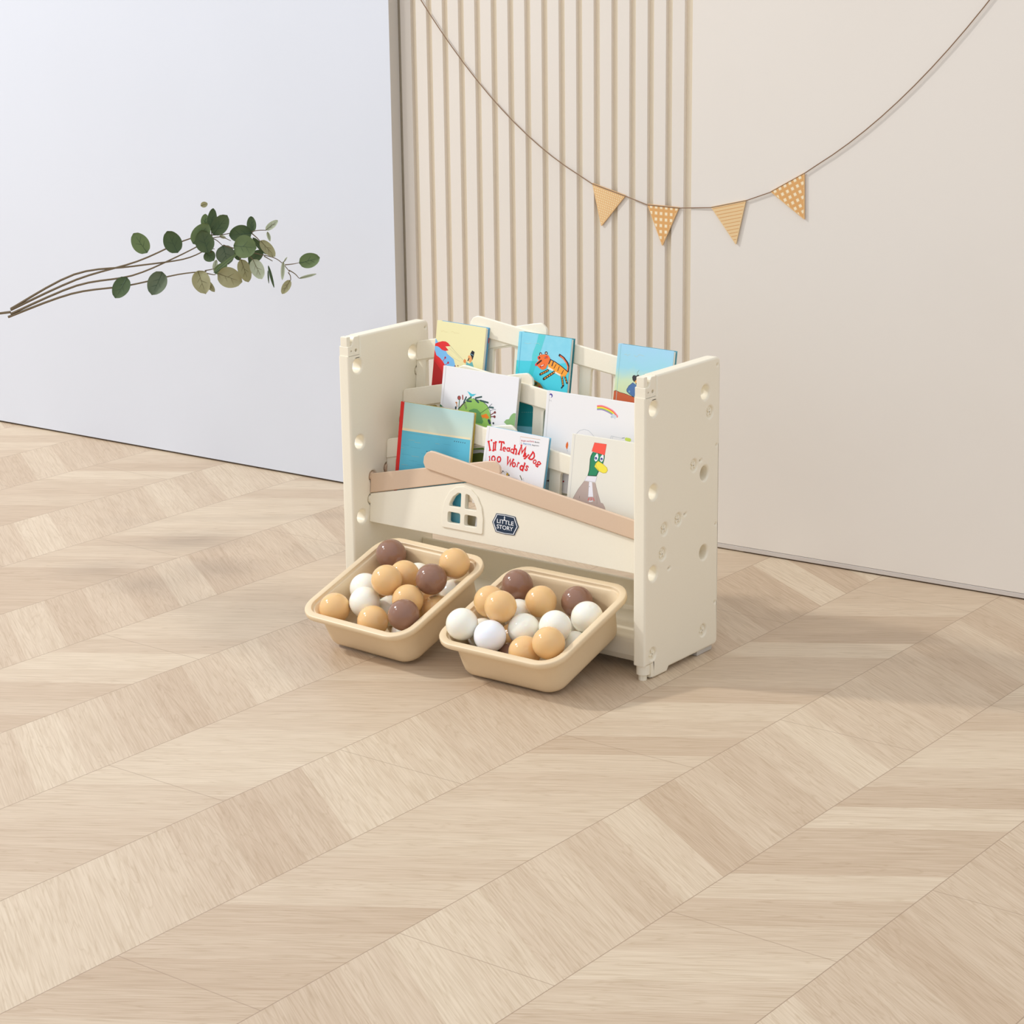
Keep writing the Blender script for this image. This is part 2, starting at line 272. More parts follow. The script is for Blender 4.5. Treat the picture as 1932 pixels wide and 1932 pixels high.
# measured artwork, leaf and ball tables
ART = {'lobster':{'o':[0.07761,0.16847,0.49621],'u':[0.9997,-0.00343,-0.0244],'v':[-0.02464,-0.13913,-0.98997],'w':0.107,'h':0.18,'s':[((125,190,240),'P',[(-2.13,28.47),(6.5,36.57),(21.0,44.6),(29.29,54.12),(43.63,61.4),(49.62,74.71),(26.52,77.83),(19.92,67.39),(5.41,59.39),(-3.64,43.54)],0.0),((222,45,48),'P',[(-2.84,44.15),(1.94,52.75),(5.41,59.39),(14.01,63.21),(21.94,69.24),(26.66,74.98),(33.19,88.96),(39.66,130.6),(-9.8,144.88),(-6.45,112.94),(-4.44,69.21)],0.0),((190,38,38),'P',[(0.51,68.55),(20.08,85.08),(38.88,123.62),(2.06,136.01),(-3.76,108.28)],0.0),((226,48,52),'P',[(-3.19,43.48),(0.54,40.17),(7.44,36.8),(16.19,33.92),(23.4,33.7),(29.05,35.8),(34.04,40.09),(23.44,42.17),(30.86,47.91),(23.4,49.94),(16.03,48.78),(10.2,45.3),(5.51,43.92),(-1.67,44.85)],0.0),((190,35,60),'L',[(20.85,67.61),(24.73,61.79)],0.97),((190,35,60),'D',[(25.11,61.17)],1.95),((190,35,60),'L',[(26.09,73.99),(31.47,69.52)],0.97),((190,35,60),'D',[(32.3,68.92)],1.95),((150,30,70),'D',[(48.02,72.46)],1.25),((150,30,70),'D',[(53.88,71.1)],1.04),((150,150,130),'L',[(31.06,37.66),(46.73,49.01),(64.1,60.09)],0.35),((170,165,140),'L',[(31.76,43.91),(45.11,50.63),(56.73,58.25)],0.28),((190,180,150),'L',[(28.98,51.34),(44.36,59.9),(57.28,63.11)],0.28),((235,150,85),'P',[(64.98,59.97),(67.38,57.55),(70.81,60.25),(70.04,65.27),(64.93,63.5)],0.0),((105,180,185),'P',[(83.72,60.28),(88.31,69.48),(71.35,68.96),(71.01,61.98),(77.98,64.56)],0.0),((30,35,45),'P',[(81.57,41.3),(86.95,43.4),(85.48,52.34),(83.62,57.84),(81.89,53.52),(77.72,48.11)],0.0),((240,165,100),'P',[(75.9,50.1),(81.51,52.52),(83.41,57.52),(79.61,63.29),(74.57,58.0),(73.94,52.46)],0.0),((120,170,200),'L',[(78.91,47.6),(84.69,49.29)],0.97),((25,22,20),'L',[(76.26,55.67),(74.32,59.78)],1.81),((225,205,150),'L',[(11.04,16.2),(12.61,18.13),(15.95,15.59),(19.79,17.58),(25.17,17.26)],0.35),((225,205,150),'L',[(33.16,16.25),(36.56,14.42),(39.53,16.86),(44.87,16.54),(51.09,16.11)],0.35)]},'tiger':{'o':[0.25301,0.16826,0.49477],'u':[0.99991,-0.00192,-0.01363],'v':[-0.01377,-0.13916,-0.99017],'w':0.1087,'h':0.18,'s':[((75,208,224),'P',[(-10.69,47.92),(2.29,48.41),(35.35,45.4),(89.95,43.14),(108.69,39.14),(111.42,141.86),(-10.23,151.92)],0.0),((95,210,216),'P',[(41.46,-1.14),(56.21,-1.47),(49.23,24.23),(42.94,44.82),(31.99,45.81),(31.79,35.89),(33.6,28.83),(38.88,14.52)],0.0),((60,200,205),'P',[(31.99,45.81),(42.94,44.82),(34.89,73.26),(29.1,91.21),(27.29,65.97)],0.0),((60,200,200),'P',[(-3.02,46.99),(2.29,48.41),(2.3,56.68),(6.77,66.47),(-4.07,69.91)],0.0),((30,150,155),'P',[(-2.14,96.64),(107.18,94.69),(108.85,149.06),(-9.51,158.79)],0.0),((165,125,60),'P',[(18.85,67.03),(25.89,68.9),(38.54,75.55),(52.68,80.6),(61.13,88.42),(31.2,86.8)],0.0),((205,60,60),'D',[(34.84,80.83)],4.05),((60,80,55),'D',[(44.3,81.68)],2.83),((205,60,60),'D',[(51.65,86.91)],2.02),((45,25,30),'L',[(66.27,57.32),(51.52,65.67)],4.18),((245,165,60),'L',[(65.54,57.74),(64.25,58.47)],1.76),((245,165,60),'L',[(61.85,59.82),(60.56,60.55)],1.76),((245,165,60),'L',[(58.17,61.91),(56.87,62.64)],1.76),((245,165,60),'L',[(54.47,64.0),(53.18,64.73)],1.76),((45,25,30),'L',[(80.22,57.96),(59.41,72.2)],4.45),((245,165,60),'L',[(79.4,58.53),(77.94,59.52)],1.87),((245,165,60),'L',[(75.24,61.37),(73.79,62.37)],1.87),((245,165,60),'L',[(71.09,64.21),(69.63,65.21)],1.87),((245,165,60),'L',[(66.92,67.06),(65.46,68.06)],1.87),((245,165,60),'L',[(62.75,69.92),(61.29,70.92)],1.87),((45,25,30),'L',[(95.55,64.2),(99.54,77.99)],4.18),((245,165,60),'L',[(95.75,64.89),(96.1,66.1)],1.76),((245,165,60),'L',[(96.75,68.34),(97.1,69.54)],1.76),((245,165,60),'L',[(97.75,71.78),(98.1,72.99)],1.76),((245,165,60),'L',[(98.74,75.23),(99.09,76.44)],1.76),((45,25,30),'L',[(101.1,61.46),(106.93,72.95)],3.37),((245,165,60),'L',[(101.49,62.23),(102.17,63.57)],1.42),((245,165,60),'L',[(103.43,66.06),(104.11,67.4)],1.42),((245,165,60),'L',[(105.37,69.89),(106.05,71.23)],1.42),((50,30,35),'L',[(100.36,77.88),(96.67,82.44)],2.29),((60,30,30),'L',[(86.34,28.97),(95.54,32.95),(103.81,40.08),(107.4,46.42),(106.14,54.04)],4.18),((240,120,70),'L',[(88.58,30.4),(94.75,33.39),(102.16,40.28),(105.76,46.62),(105.58,52.75)],2.16),((250,165,55),'P',[(68.45,38.29),(73.58,39.02),(85.82,43.65),(98.98,49.5),(107.03,54.6),(103.57,61.15),(94.73,64.31),(84.09,58.84),(75.23,54.5),(66.49,51.49),(64.87,44.18)],0.0),((55,28,32),'L',[(68.45,38.29),(78.84,41.1),(93.75,47.43),(107.05,54.74)],1.35),((60,40,60),'L',[(69.5,40.2),(67.17,45.95)],2.29),((60,40,60),'L',[(75.94,41.46),(73.76,48.54)],2.02),((55,28,32),'L',[(81.83,45.5),(78.33,52.06)],1.21),((55,28,32),'L',[(88.8,48.04),(86.22,55.17)],1.21),((55,28,32),'L',[(97.7,53.06),(94.64,59.56)],1.21),((245,232,215),'P',[(66.42,50.81),(77.79,54.86),(76.35,57.08),(65.15,54.73)],0.0),((245,232,215),'P',[(81.4,57.13),(93.54,61.06),(91.25,63.05),(80.82,59.59)],0.0),((80,40,30),'D',[(48.8,32.13)],2.83),((235,220,200),'D',[(49.08,32.31)],1.35),((80,40,30),'D',[(59.9,29.23)],2.83),((235,220,200),'D',[(60.09,29.41)],1.35),((245,118,55),'P',[(42.99,37.28),(47.73,33.97),(55.94,31.62),(64.41,31.96),(69.14,36.84),(65.85,45.43),(61.78,54.8),(55.34,57.8),(50.09,56.26),(44.64,52.83),(39.25,50.06),(42.32,46.95),(46.91,42.28),(43.84,41.28)],0.0),((225,70,50),'D',[(46.1,38.61)],2.7),((60,45,40),'D',[(47.52,38.44)],1.48),((225,70,50),'D',[(61.86,35.68)],2.43),((60,45,40),'D',[(58.63,37.09)],1.48),((230,225,200),'D',[(58.61,36.89)],0.61),((50,30,30),'L',[(51.2,42.78),(43.41,49.21)],2.83),((225,60,90),'D',[(41.24,51.19)],1.89),((170,35,50),'P',[(49.24,52.26),(58.46,47.36),(58.11,50.48),(50.75,54.47)],0.0),((245,240,230),'L',[(52.14,51.56),(56.55,49.3)],1.21),((200,220,210),'L',[(13.63,17.48),(20.53,18.04),(27.2,16.57)],0.34),((200,220,200),'L',[(35.67,16.26),(42.3,14.8),(45.94,17.1)],0.34),((150,200,195),'L',[(17.3,117.62),(32.67,116.94)],0.47),((200,225,220),'D',[(45.92,113.1)],0.54),((200,225,220),'D',[(46.35,117.17)],0.54),((200,225,220),'D',[(21.49,132.97)],0.47),((200,225,220),'D',[(25.56,132.41)],0.47),((200,225,220),'D',[(29.62,131.86)],0.47),((200,225,220),'D',[(33.67,131.31)],0.47),((200,225,220),'D',[(37.72,130.75)],0.47),((200,225,220),'D',[(41.76,130.2)],0.47)]},'boat':{'o':[0.45297,0.16834,0.49528],'u':[0.99991,-0.00188,-0.01336],'v':[-0.01349,-0.13916,-0.99018],'w':0.1078,'h':0.18,'s':[((205,100,60),'P',[(-5.1,81.46),(0.12,77.42),(4.36,75.53),(12.27,77.84),(22.0,78.58),(31.84,80.62),(40.79,82.11),(44.32,92.29),(41.05,106.07),(16.98,105.99),(-2.78,95.24)],0.0),((90,50,35),'L',[(-5.1,81.46),(0.12,77.42),(4.36,75.53),(12.27,77.84),(22.0,78.58),(31.84,80.62),(40.79,82.11)],0.65),((82,118,168),'P',[(35.82,58.8),(28.52,65.06),(24.83,71.53),(25.59,74.77),(31.62,78.65),(40.01,82.21),(45.28,72.2),(43.4,62.48)],0.0),((35,50,75),'L',[(35.82,58.8),(28.52,65.06),(24.83,71.53),(25.59,74.77),(31.62,78.65),(39.97,81.88)],0.65),((120,175,195),'D',[(30.32,74.15)],1.83),((60,58,58),'P',[(34.58,47.65),(37.66,46.6),(40.16,47.62),(44.65,45.06),(48.93,47.84),(48.44,50.55),(43.02,51.9),(38.1,57.84),(34.59,54.96),(33.3,50.48)],0.0),((238,160,85),'P',[(43.02,51.9),(38.82,57.09),(41.47,59.4),(46.17,58.8),(47.09,52.71)],0.0),((45,40,25),'D',[(42.5,60.07)],1.44),((120,110,50),'L',[(43.15,45.91),(41.93,42.08),(45.42,37.67)],0.39),((150,190,60),'L',[(52.84,47.34),(55.53,43.03)],0.52),((205,205,170),'L',[(14.32,16.26),(18.2,15.12),(20.07,17.56),(25.3,14.27)],0.33),((205,205,170),'L',[(32.6,15.38),(38.39,17.33),(42.66,12.85),(52.34,14.33)],0.33)]},'hedgehog':{'o':[0.123,0.12691,0.4294],'u':[0.99987,-0.00235,-0.01571],'v':[-0.01588,-0.14779,-0.98889],'w':0.1614,'h':0.172,'s':[((150,196,98),'P',[(40.49,68.62),(47.96,59.21),(55.77,53.13),(65.69,47.19),(77.29,47.3),(87.82,47.54),(97.83,52.84),(103.71,58.68),(109.11,69.56),(112.3,84.08),(117.81,109.91),(112.46,127.37),(56.43,135.71),(44.24,112.24)],0.0),((98,152,92),'P',[(63.72,67.52),(72.81,63.76),(80.16,63.58),(88.04,68.33),(90.84,74.61),(95.38,82.31),(93.25,86.78),(76.46,87.07),(59.29,84.88)],0.0),((80,65,55),'L',[(40.53,69.04),(49.05,59.48),(53.86,55.06)],2.14),((95,85,85),'L',[(50.87,56.72),(57.28,66.73)],1.15),((95,85,85),'L',[(54.0,56.3),(58.66,64.87)],0.99),((55,85,82),'L',[(50.82,56.31),(55.04,46.54)],2.8),((55,85,82),'L',[(57.86,52.85),(66.25,52.29)],2.97),((55,85,82),'L',[(74.99,45.53),(87.18,41.8)],2.8),((55,85,82),'L',[(75.83,48.33),(81.46,51.73)],3.3),((55,85,82),'L',[(85.8,48.23),(101.66,49.66)],2.97),((70,100,100),'L',[(105.58,56.76),(113.37,56.52)],3.13),((60,112,85),'L',[(56.68,51.75),(65.46,45.14)],2.97),((55,85,82),'L',[(69.84,46.63),(77.38,48.12),(87.82,47.54),(100.08,54.19),(107.16,61.53),(110.68,74.33)],0.99),((82,198,215),'P',[(56.21,36.1),(62.58,38.26),(66.99,39.93),(75.76,38.34),(69.48,43.35),(63.76,44.11)],0.0),((105,50,45),'D',[(40.21,49.79)],3.63),((190,90,85),'D',[(40.53,49.74)],2.47),((120,50,50),'D',[(40.21,49.79)],0.99),((165,62,52),'L',[(47.19,44.66),(48.34,51.2)],2.14),((195,125,62),'L',[(34.57,58.52),(35.98,58.75)],2.64),((195,125,62),'L',[(35.67,58.79),(37.45,65.26)],1.32),((45,65,75),'L',[(34.92,66.45),(34.93,68.55)],3.3),((60,120,85),'L',[(41.4,67.24),(41.3,53.83)],1.48),((125,55,55),'L',[(109.11,69.56),(115.87,64.89)],1.48),((125,55,55),'D',[(118.03,63.76)],2.14),((125,55,55),'L',[(110.41,71.88),(116.56,71.02)],1.48),((125,55,55),'D',[(118.01,70.98)],2.31),((150,150,160),'L',[(105.4,55.12),(110.12,50.75)],0.99),((150,150,160),'L',[(107.34,63.16),(114.16,58.9),(119.37,59.01)],0.82),((80,120,70),'L',[(87.66,69.63),(103.11,57.93)],0.74),((240,132,45),'P',[(89.58,72.7),(100.61,68.25),(107.32,74.14),(102.63,76.96),(97.22,75.38),(93.18,76.78)],0.0),((58,72,82),'L',[(107.03,79.0),(109.34,82.83)],4.78),((50,60,70),'D',[(116.77,82.2)],1.81),((142,182,118),'P',[(138.5,77.05),(142.61,72.34),(148.61,70.67),(150.17,66.32),(152.84,62.65),(156.61,59.65),(162.21,59.28),(162.27,86.89),(155.7,87.83)],0.0),((70,120,80),'P',[(-3.68,59.07),(-0.7,64.58),(3.91,67.33),(9.01,69.58),(-4.37,70.57)],0.0),((45,65,75),'D',[(-26.05,70.57)],4.53),((110,125,60),'P',[(57.63,146.48),(71.88,140.97),(95.48,134.92),(123.64,134.03),(153.86,126.18),(158.66,186.92),(36.43,206.47)],0.0)]},'rainbow':{'o':[0.34216,0.12447,0.41309],'u':[0.99998,-0.00085,-0.00572],'v':[-0.00578,-0.14781,-0.989],'w':0.205,'h':0.16,'s':[((245,150,170),'L',[(101.87,12.66),(103.13,12.44),(104.88,12.12),(106.96,11.78),(109.17,11.52),(111.34,11.46),(113.5,11.59),(115.77,11.85),(118.1,12.23),(120.46,12.71),(122.79,13.26),(125.15,13.89),(127.56,14.59),(129.96,15.39),(132.28,16.3),(134.45,17.35),(136.59,18.71),(138.74,20.35),(140.73,22.03),(142.41,23.5),(143.61,24.53)],1.87),((240,112,72),'L',[(102.04,14.22),(103.26,14.01),(104.98,13.69),(107.02,13.35),(109.2,13.1),(111.34,13.04),(113.47,13.18),(115.71,13.45),(118.01,13.83),(120.33,14.31),(122.63,14.87),(124.95,15.49),(127.33,16.2),(129.7,17.0),(131.98,17.92),(134.12,18.97),(136.23,20.33),(138.34,21.98),(140.3,23.66),(141.95,25.14),(143.12,26.17)],1.87),((252,228,75),'L',[(102.2,15.79),(103.4,15.58),(105.08,15.26),(107.09,14.93),(109.24,14.68),(111.34,14.62),(113.44,14.76),(115.64,15.04),(117.91,15.42),(120.2,15.91),(122.46,16.47),(124.76,17.1),(127.1,17.81),(129.43,18.61),(131.68,19.54),(133.79,20.6),(135.87,21.96)],1.87),((155,205,95),'L',[(102.37,17.35),(103.53,17.15),(105.19,16.84),(107.16,16.51),(109.27,16.26),(111.34,16.21),(113.41,16.35),(115.57,16.63),(117.81,17.02),(120.06,17.5),(122.3,18.07),(124.56,18.7),(126.87,19.42),(129.17,20.23),(131.39,21.15),(133.46,22.22),(135.5,23.58)],1.87),((160,135,190),'L',[(102.54,18.92),(103.66,18.72),(105.29,18.41),(107.23,18.08),(109.31,17.84),(111.35,17.79),(113.37,17.94),(115.51,18.22),(117.71,18.61),(119.93,19.1),(122.14,19.67),(124.36,20.31),(126.64,21.03),(128.91,21.84),(131.09,22.77),(133.13,23.84),(135.14,25.21)],1.87),((205,218,228),'D',[(135.24,24.68)],3.17),((205,218,228),'D',[(139.25,25.56)],2.24),((190,205,215),'D',[(132.12,26.94)],2.05),((190,205,215),'L',[(135.54,27.43),(139.1,29.29)],0.75),((75,65,150),'D',[(9.12,7.81)],3.54),((236,236,240),'D',[(8.55,9.01)],2.24),((170,170,180),'L',[(6.65,14.27),(8.15,17.4)],0.56),((170,170,180),'L',[(9.63,14.84),(11.26,17.01)],0.56),((190,195,200),'L',[(66.73,62.52),(71.88,57.03),(80.71,53.97),(89.93,54.9),(96.03,58.77),(101.01,62.79)],0.56),((190,195,200),'L',[(133.12,62.19),(134.28,57.37),(155.67,58.66)],0.47),((190,195,200),'L',[(137.7,57.84),(136.49,62.2)],0.47),((205,224,95),'L',[(163.7,58.78),(170.17,59.02)],5.41),((120,130,150),'L',[(155.62,58.21),(159.97,57.15)],0.93),((236,112,42),'P',[(50.49,77.64),(52.15,83.56),(51.15,89.38),(50.16,90.94),(47.44,87.05),(47.63,82.29)],0.0),((170,180,200),'L',[(50.16,90.94),(52.21,93.97)],0.56),((180,40,40),'D',[(48.8,143.8)],1.49),((120,50,35),'P',[(14.23,147.94),(19.8,145.2),(20.78,148.88)],0.0),((60,60,50),'D',[(12.34,150.13)],0.84),((180,60,50),'D',[(47.69,127.8)],0.93)]},'sea':{'o':[0.05991,0.08825,0.36683],'u':[0.99998,-0.00089,-0.00559],'v':[-0.00566,-0.15643,-0.98767],'w':0.1584,'h':0.188,'s':[((98,190,214),'P',[(-42.37,49.44),(8.31,48.0),(82.91,46.46),(155.79,44.96),(159.17,164.19),(-39.38,186.41)],0.0),((240,226,188),'P',[(-43.07,42.7),(7.9,44.07),(82.63,43.82),(155.46,41.94),(155.84,45.45),(82.96,46.96),(8.36,48.5),(-42.33,49.86)],0.0),((50,45,70),'D',[(122.88,52.01)],0.83),((50,45,70),'D',[(127.32,51.99)],0.83),((50,45,70),'D',[(131.75,51.97)],0.83),((50,45,70),'D',[(136.17,51.95)],0.83),((50,45,70),'D',[(140.59,51.93)],0.83),((50,45,70),'D',[(145.0,51.91)],0.83),((110,165,180),'L',[(9.72,51.04),(16.35,51.59),(22.82,50.81),(29.42,51.36),(35.87,50.59),(42.45,51.14),(48.87,50.36),(55.41,50.92),(61.81,50.14),(68.33,50.69),(74.7,49.92),(81.19,50.47),(87.53,49.7),(94.0,50.25),(100.32,49.48),(106.76,50.03),(113.05,49.26),(119.47,49.81)],0.42),((80,165,190),'L',[(13.08,72.64),(26.17,72.27)],0.42),((80,165,190),'L',[(37.4,65.08),(47.14,64.82)],0.42),((80,165,190),'L',[(29.69,74.6),(51.36,73.98)],0.42),((80,165,190),'L',[(74.86,71.74),(90.9,71.29)],0.42),((80,165,190),'L',[(54.39,82.17),(64.08,81.88)],0.42),((80,165,190),'L',[(11.5,89.0),(31.13,88.4)],0.42),((80,165,190),'L',[(112.87,77.36),(133.98,76.74)],0.42),((80,165,190),'L',[(122.44,67.67),(135.08,67.32)],0.42),((80,165,190),'L',[(28.83,97.61),(46.19,97.05)],0.42),((80,165,190),'L',[(45.63,102.01),(58.6,101.58)],0.42),((80,165,190),'L',[(129.32,82.57),(138.79,82.28)],0.42),((80,165,190),'L',[(18.92,107.51),(36.35,106.93)],0.42),((80,165,190),'L',[(100.36,59.85),(115.2,59.45)],0.42),((165,190,180),'L',[(22.99,62.81),(37.12,62.43)],0.5),((165,190,180),'L',[(37.4,65.08),(50.38,64.73)],0.5),((165,190,180),'L',[(9.28,78.26),(15.84,78.07)],0.5),((165,190,180),'L',[(33.41,89.33),(49.67,88.83)],0.5),((165,190,180),'L',[(82.36,61.47),(91.96,61.21)],0.5),((165,190,180),'L',[(13.34,106.61),(26.45,106.17)],0.5),((30,60,80),'L',[(64.73,77.78),(66.24,76.73),(67.43,77.83)],0.75),((30,60,80),'L',[(70.0,76.63),(70.99,75.82)],0.75),((30,60,80),'L',[(73.65,75.53),(78.44,75.12)],0.75),((30,60,80),'L',[(83.37,76.03),(87.13,76.09)],0.75),((30,60,80),'D',[(94.9,76.77)],1.0)]},'words':{'o':[0.24688,0.08558,0.34853],'u':[0.99952,-0.00563,-0.03036],'v':[-0.03088,-0.18215,-0.98279],'w':0.1286,'h':0.176,'s':[((225,190,160),'L',[(71.18,6.67),(111.29,5.19)],0.81),((215,205,200),'L',[(71.18,6.67),(71.42,19.16),(95.99,18.07)],0.36),((200,160,50),'D',[(38.79,71.15)],2.69),((235,235,235),'D',[(47.62,70.57)],2.69),((70,70,70),'D',[(44.49,68.81)],1.26),((40,40,40),'D',[(41.98,71.07)],1.26),((200,160,50),'D',[(54.14,72.2)],2.33),((60,55,55),'D',[(57.67,72.97)],1.26),((60,60,60),'L',[(42.68,68.2),(48.66,69.93)],0.54),((60,60,60),'L',[(50.67,68.22),(56.77,70.83)],0.54),((110,110,80),'L',[(80.22,70.02),(84.99,76.03)],1.62),((200,200,205),'L',[(87.1,72.93),(88.88,77.18)],0.72),((60,60,60),'L',[(11.76,106.19),(55.91,116.79)],0.72)],'t':[('I',10.45,31.83,16.61,20),("'",13.44,22.17,4.04,5),('l',19.33,32.03,14.82,2),('l',23.03,29.96,15.09,2),('T',34.87,28.03,14.82,2),('e',41.9,32.19,7.63,0),('a',50.04,31.03,7.9,-2),('c',57.98,32.47,7.18,-5),('h',64.34,29.6,15.27,-4),('M',78.82,29.04,16.61,-10),('y',87.48,36.96,10.78,-14),('D',99.51,34.96,14.82,-32),('o',105.94,42.5,7.36,-38),('g',113.41,45.32,11.23,-42),('1',14.1,52.55,7.9,8),('0',21.98,51.42,10.06,0),('0',33.55,50.59,10.06,0),('W',55.93,50.69,13.47,-10),('o',65.1,54.26,8.26,-8),('r',73.49,52.85,8.98,-12),('d',83.04,54.06,14.82,-14),('s',91.5,55.63,9.43,-18)],'tt':[(0,73.82,12.78,99.8,10.21,(200,60,80),2.33),(1,101.32,10.68,110.38,10.12,(50,45,50),2.16),(2,73.3,16.68,76.1,16.59,(40,60,50),1.44),(3,78.71,16.71,94.26,15.63,(90,160,215),2.16),(4,96.84,16.39,110.09,15.4,(60,60,65),1.98)]},'duck':{'o':[0.41956,0.08681,0.35773],'u':[1.0,0.00015,0.00093],'v':[0.00094,-0.15643,-0.98769],'w':0.15,'h':0.184,'s':[((190,170,160),'P',[(32.26,72.6),(53.37,72.63),(59.63,87.69),(66.82,102.59),(71.69,103.21),(76.32,109.17),(84.61,134.49),(0.24,147.34),(13.83,101.63),(21.65,87.12)],0.0),((130,115,110),'L',[(32.26,72.6),(21.65,87.12),(13.83,101.63),(2.08,133.59)],0.46),((130,115,110),'L',[(53.37,72.63),(59.63,87.69),(66.82,102.59)],0.46),((130,115,110),'L',[(58.54,92.5),(60.39,106.2)],0.39),((110,95,90),'L',[(25.25,101.99),(25.63,97.92)],0.59),((242,240,245),'P',[(41.51,72.3),(47.17,72.5),(51.78,95.47),(42.1,96.87)],0.0),((170,168,175),'L',[(41.28,72.33),(42.1,96.87)],0.33),((110,110,120),'D',[(42.92,80.22)],0.59),((225,110,110),'L',[(42.66,102.13),(44.3,98.55)],1.7),((225,110,110),'L',[(47.96,97.36),(48.62,101.26)],1.57),((225,120,120),'L',[(51.83,97.46),(54.23,101.11)],1.7),((240,238,240),'L',[(44.43,103.54),(47.64,103.4),(51.53,102.17)],1.7),((238,234,240),'P',[(36.36,64.03),(55.93,61.97),(53.52,71.74),(32.84,71.98)],0.0),((160,155,165),'L',[(36.36,64.03),(55.93,61.97),(53.52,71.74),(32.84,71.98),(36.36,64.03)],0.33),((24,85,58),'P',[(43.41,24.2),(66.96,26.04),(67.17,30.97),(65.28,40.15),(58.73,52.96),(54.87,61.79),(37.27,63.44),(39.24,54.65),(39.31,44.67),(39.2,36.05),(40.23,30.6)],0.0),((42,138,96),'P',[(44.76,24.82),(65.9,26.51),(65.99,31.13),(64.27,39.62),(57.48,52.47),(53.7,60.63),(38.83,62.16),(40.67,54.45),(40.73,44.47),(40.62,35.85),(41.65,30.41)],0.0),((250,92,74),'P',[(45.23,8.86),(68.6,8.53),(66.83,26.26),(41.38,23.28)],0.0),((190,60,50),'L',[(45.23,8.86),(68.6,8.53),(66.83,26.26),(41.38,23.28),(45.23,8.86)],0.33),((244,244,250),'P',[(51.77,25.21),(53.94,26.78),(55.22,31.24),(53.41,36.79),(50.42,38.85),(47.73,36.23),(47.97,30.89)],0.0),((244,244,250),'P',[(62.23,25.81),(64.72,26.67),(65.37,30.55),(64.12,36.01),(61.7,37.99),(58.93,36.04),(58.77,30.77)],0.0),((40,40,130),'D',[(50.65,33.51)],2.22),((150,150,190),'D',[(50.33,34.22)],0.92),((40,40,130),'D',[(61.66,33.16)],2.09),((150,150,190),'D',[(61.51,34.04)],0.85),((200,180,50),'P',[(55.28,37.07),(65.34,40.67),(73.31,45.21),(75.38,49.68),(72.36,54.2),(66.59,55.39),(57.96,53.27),(49.04,47.0),(51.02,41.49)],0.0),((246,230,76),'P',[(55.6,37.82),(65.09,41.37),(72.56,45.57),(74.44,49.81),(71.81,53.48),(66.66,54.59),(58.51,52.4),(49.98,46.74),(51.85,41.77)],0.0),((190,165,50),'L',[(52.06,42.94),(53.73,47.35),(58.16,51.38)],0.46)]}}
LEAVES = [((-74.6,38.2),(-70.0,79.8),18.8,0),((-70.7,29.1),(-42.1,66.1),32.4,0),((5.9,31.7),(-38.9,26.5),35.0,0),((-26.5,3.2),(18.9,-2.0),45.4,1),((4.6,33.0),(2.0,66.1),18.8,0),((33.2,36.9),(56.5,56.4),13.6,3),((35.8,34.3),(40.9,16.2),7.1,3),((22.8,16.2),(51.3,-15.0),20.8,2),((5.9,23.9),(33.2,-8.5),11.7,0),((-52.5,8.4),(-42.1,-29.3),37.6,4),((-86.2,-5.9),(-69.4,-22.8),24.7,0),((-66.1,-49.4),(-17.5,-9.8),7.1,1),((-66.1,-49.4),(-42.1,-29.3),18.2,1),((-59.0,-50.0),(-11.0,-66.9),40.2,2),((-14.9,-21.5),(-0.6,-65.6),26.0,2),((9.8,-22.8),(28.0,-61.1),26.6,3),((38.4,-33.2),(49.4,-76.0),5.5,0),((37.1,-42.2),(38.4,-66.9),3.1,4),((68.2,-25.4),(66.3,-61.7),8.0,3),((98.1,-27.3),(138.9,-16.3),29.9,1),((98.1,-57.2),(131.8,-48.1),5.8,3),((81.2,-61.7),(65.6,-89.0),16.2,2),((-86.2,-61.1),(-66.8,-85.1),12.3,2),((-64.2,-21.5),(-69.4,-43.5),9.7,3),((-87.5,42.1),(-86.2,69.4),16.9,1),((-3.2,-22.8),(26.7,-2.0),22.1,0),((-29.1,3.2),(-21.4,-20.2),16.9,0),((-3.2,-22.8),(9.8,-31.9),13.0,0),((-96.6,86.2),(-83.7,91.4),11.7,2),((-61.6,58.3),(-56.4,68.1),7.8,3),((-59.0,26.5),(-47.3,23.3),6.5,3),((-91.4,21.4),(-86.2,42.1),15.6,4),((68.2,-25.4),(74.3,-15.0),3.2,3)]
STEMS = [[(-86.2,14.9),(-73.3,20.1),(-64.2,17.5),(-52.5,7.1)],[(-86.2,27.8),(-55.1,28.5),(-38.2,31.7),(-26.5,33.0)],[(-86.2,17.5),(-57.7,23.9),(-35.6,16.2)],[(-16.2,21.4),(5.9,34.3),(20.2,36.9),(33.2,37.6)],[(4.6,31.7),(16.3,21.4),(22.8,13.6)],[(-51.2,8.4),(-35.6,3.2),(-3.2,-4.6),(20.2,-9.8),(48.7,-16.9),(65.6,-28.0),(79.9,-44.8)],[(70.8,-31.2),(85.1,-29.3),(98.1,-27.3)],[(78.6,-41.6),(90.3,-48.7),(98.1,-57.2)],[(77.3,-46.1),(81.2,-52.6),(81.8,-61.7)],[(-87.5,-2.0),(-78.5,-0.1),(-68.1,0.6)],[(-87.5,-42.2),(-70.7,-39.0),(-64.2,-35.8)],[(-87.5,-46.8),(-70.7,-50.3),(-66.1,-49.4)],[(-86.2,16.2),(-74.6,5.8),(-75.9,-7.2)],[(29.3,-13.7),(46.1,-23.4)],[(47.4,-16.3),(43.5,-9.8)],[(-74.6,38.2),(-73.3,20.1)],[(-17.5,-20.2),(-21.4,-9.8)],[(9.8,-22.8),(-3.2,-9.8)]]
